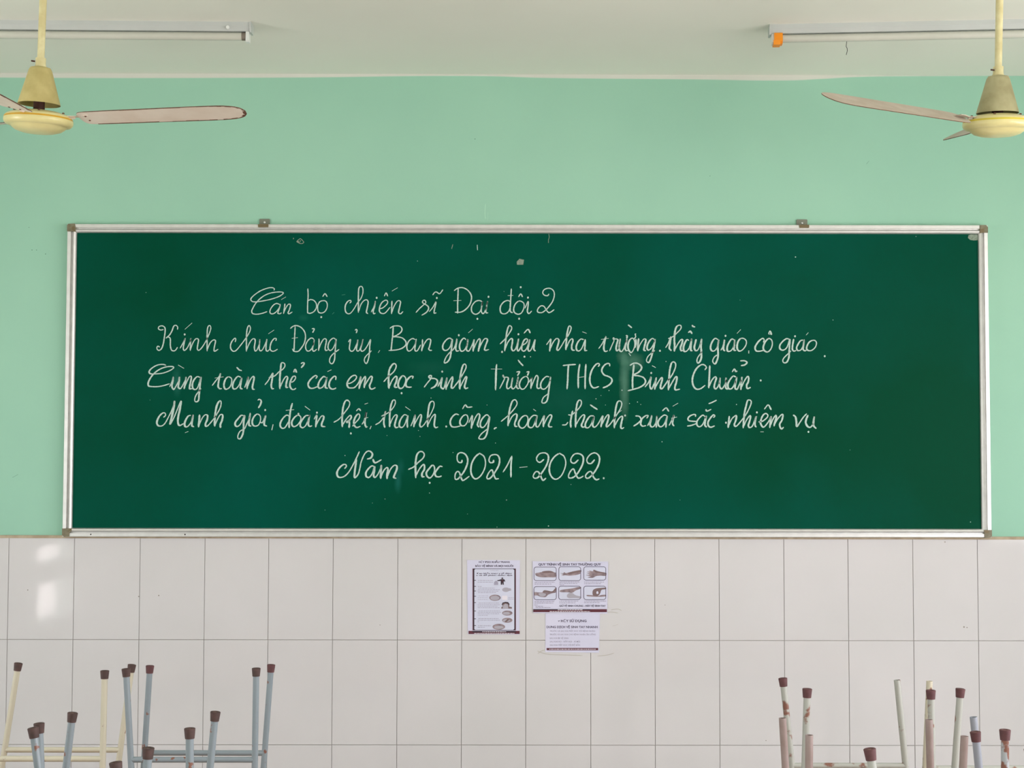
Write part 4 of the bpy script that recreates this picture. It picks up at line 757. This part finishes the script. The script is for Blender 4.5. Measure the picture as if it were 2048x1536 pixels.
# left side
chair('cream upturned chair with rusty legs at the left edge, near the board',
      [(37, 1326, 6, 1520, 4.45, 1), (264, 1329, 238, 1519, 4.45, 1), (209.5, 1341, 205, 1536, 4.2, 1), (-22, 1340, -18, 1536, 4.2, 1)], 'cream',
      bars=[(0, 1, zat(1500.5, 4.45)), (2, 3, zat(1518.5, 4.2))])
chair('blue-grey upturned chair with chipped legs, nearest the board on the left',
      [(300, 1331, 287, 1536, 4.5, 2), (542.5, 1329, 527, 1536, 4.5, 2), (252, 1337, 262.5, 1536, 4.2, 1), (512.5, 1336, 509.5, 1536, 4.2, 1)], 'blue',
      bars=[(0, 1, zat(1506.5, 4.5)), (2, 3, zat(1520, 4.2))])
chair('blue-grey upturned chair with all four feet showing low on the left',
      [(145.5, 1425, 132, 1536, 3.62, 1), (431, 1423, 420, 1536, 3.62, 1), (66, 1455, 76.5, 1536, 3.32, 1), (379.5, 1456, 379.5, 1536, 3.30, 1)], 'blue',
      bars=[(0, 1, .86), (2, 3, .86)])
chair('blue-grey upturned chair showing one foot behind the leftmost low foot',
      [(78, 1446, 81.5, 1536, 3.42, 1), (-205, 1446, -195, 1536, 3.42, 1), (-20, 1475, -20, 1590, 3.15, 1), (-320, 1475, -310, 1590, 3.15, 1)], 'blue', seat_z=ZD + .066,
      bars=[(0, 1, .86)])
chair('blue-grey upturned chair nearest the camera on the left, two dark feet at the bottom edge',
      [(297, 1495, 293, 1556, 3.08, 1), (-15, 1497, -10, 1560, 3.08, 1), (231, 1524, 238, 1590, 2.86, 1), (-95, 1526, -88, 1590, 2.86, 1)], 'blue', seat_z=ZD + .024)
# right side
chair('pale grey upturned chair with rust streaks, right side near the board',
      [(1565.5, 1356, 1583.5, 1530, 4.12, 2), (1794, 1360, 1811, 1530, 4.12, None), (1614.5, 1377, 1609.5, 1536, 3.8, 2), (1861.5, 1380, 1864.5, 1536, 3.8, 2)], 'pale',
      bars=[(0, 1, zat(1531, 4.12)), (2, 3, .84)])
chair('primer-pink upturned chair without rubber feet on the right',
      [(1565, 1436, 1571, 1536, 3.54, None), (1858, 1439, 1860.5, 1536, 3.54, None), (1618.5, 1470, 1618, 1536, 3.35, None), (1929, 1472, 1926, 1536, 3.35, None)], 'pink',
      bars=[(0, 1, .84), (2, 3, .84)])
chair('pale rusty upturned chair beside the right edge, near the board',
      [(1859, 1362, 1851, 1536, 4.16, None, 'cream'), (2092, 1362, 2084, 1536, 4.16, 2), (1921, 1377, 1909.5, 1536, 3.86, 2), (2170, 1379, 2166, 1536, 3.86, 2)], 'pale', seat_z=ZD + .045,
      bars=[(0, 1, zat(1536, 4.16))])
chair('lilac-grey upturned chair at the right edge, one bare and one capped leg close together',
      [(1946.8, 1434, 1957, 1536, 3.60, None), (2230, 1434, 2235, 1536, 3.60, None), (1950.5, 1463, 1958, 1536, 3.42, 2), (2262, 1466, 2265, 1536, 3.42, 2)], 'lilac', seat_z=ZD + .045)
chair('blue-grey upturned chair with one red-rusted leg, right edge',
      [(2010, 1459, 2010, 1536, 3.30, 2), (2120, 1440, 2120, 1536, 3.42, 2), (2100, 1500, 2100, 1590, 3.08, 2), (2210, 1490, 2210, 1590, 3.10, 2)], rusty('flaked_blue_tube', lin(165, 172, 176), 34, .46, .52), seat_z=ZD + .090)
chair('pale upturned chair whose single tilted foot pokes up at the bottom right',
      [(1739, 1497, 1746, 1545, 2.98, 2), (2060, 1497, 2065, 1545, 2.98, 2), (1800, 1545, 1802, 1600, 2.78, 2), (2130, 1545, 2135, 1600, 2.78, 2)], 'pale', seat_z=ZD + .024)
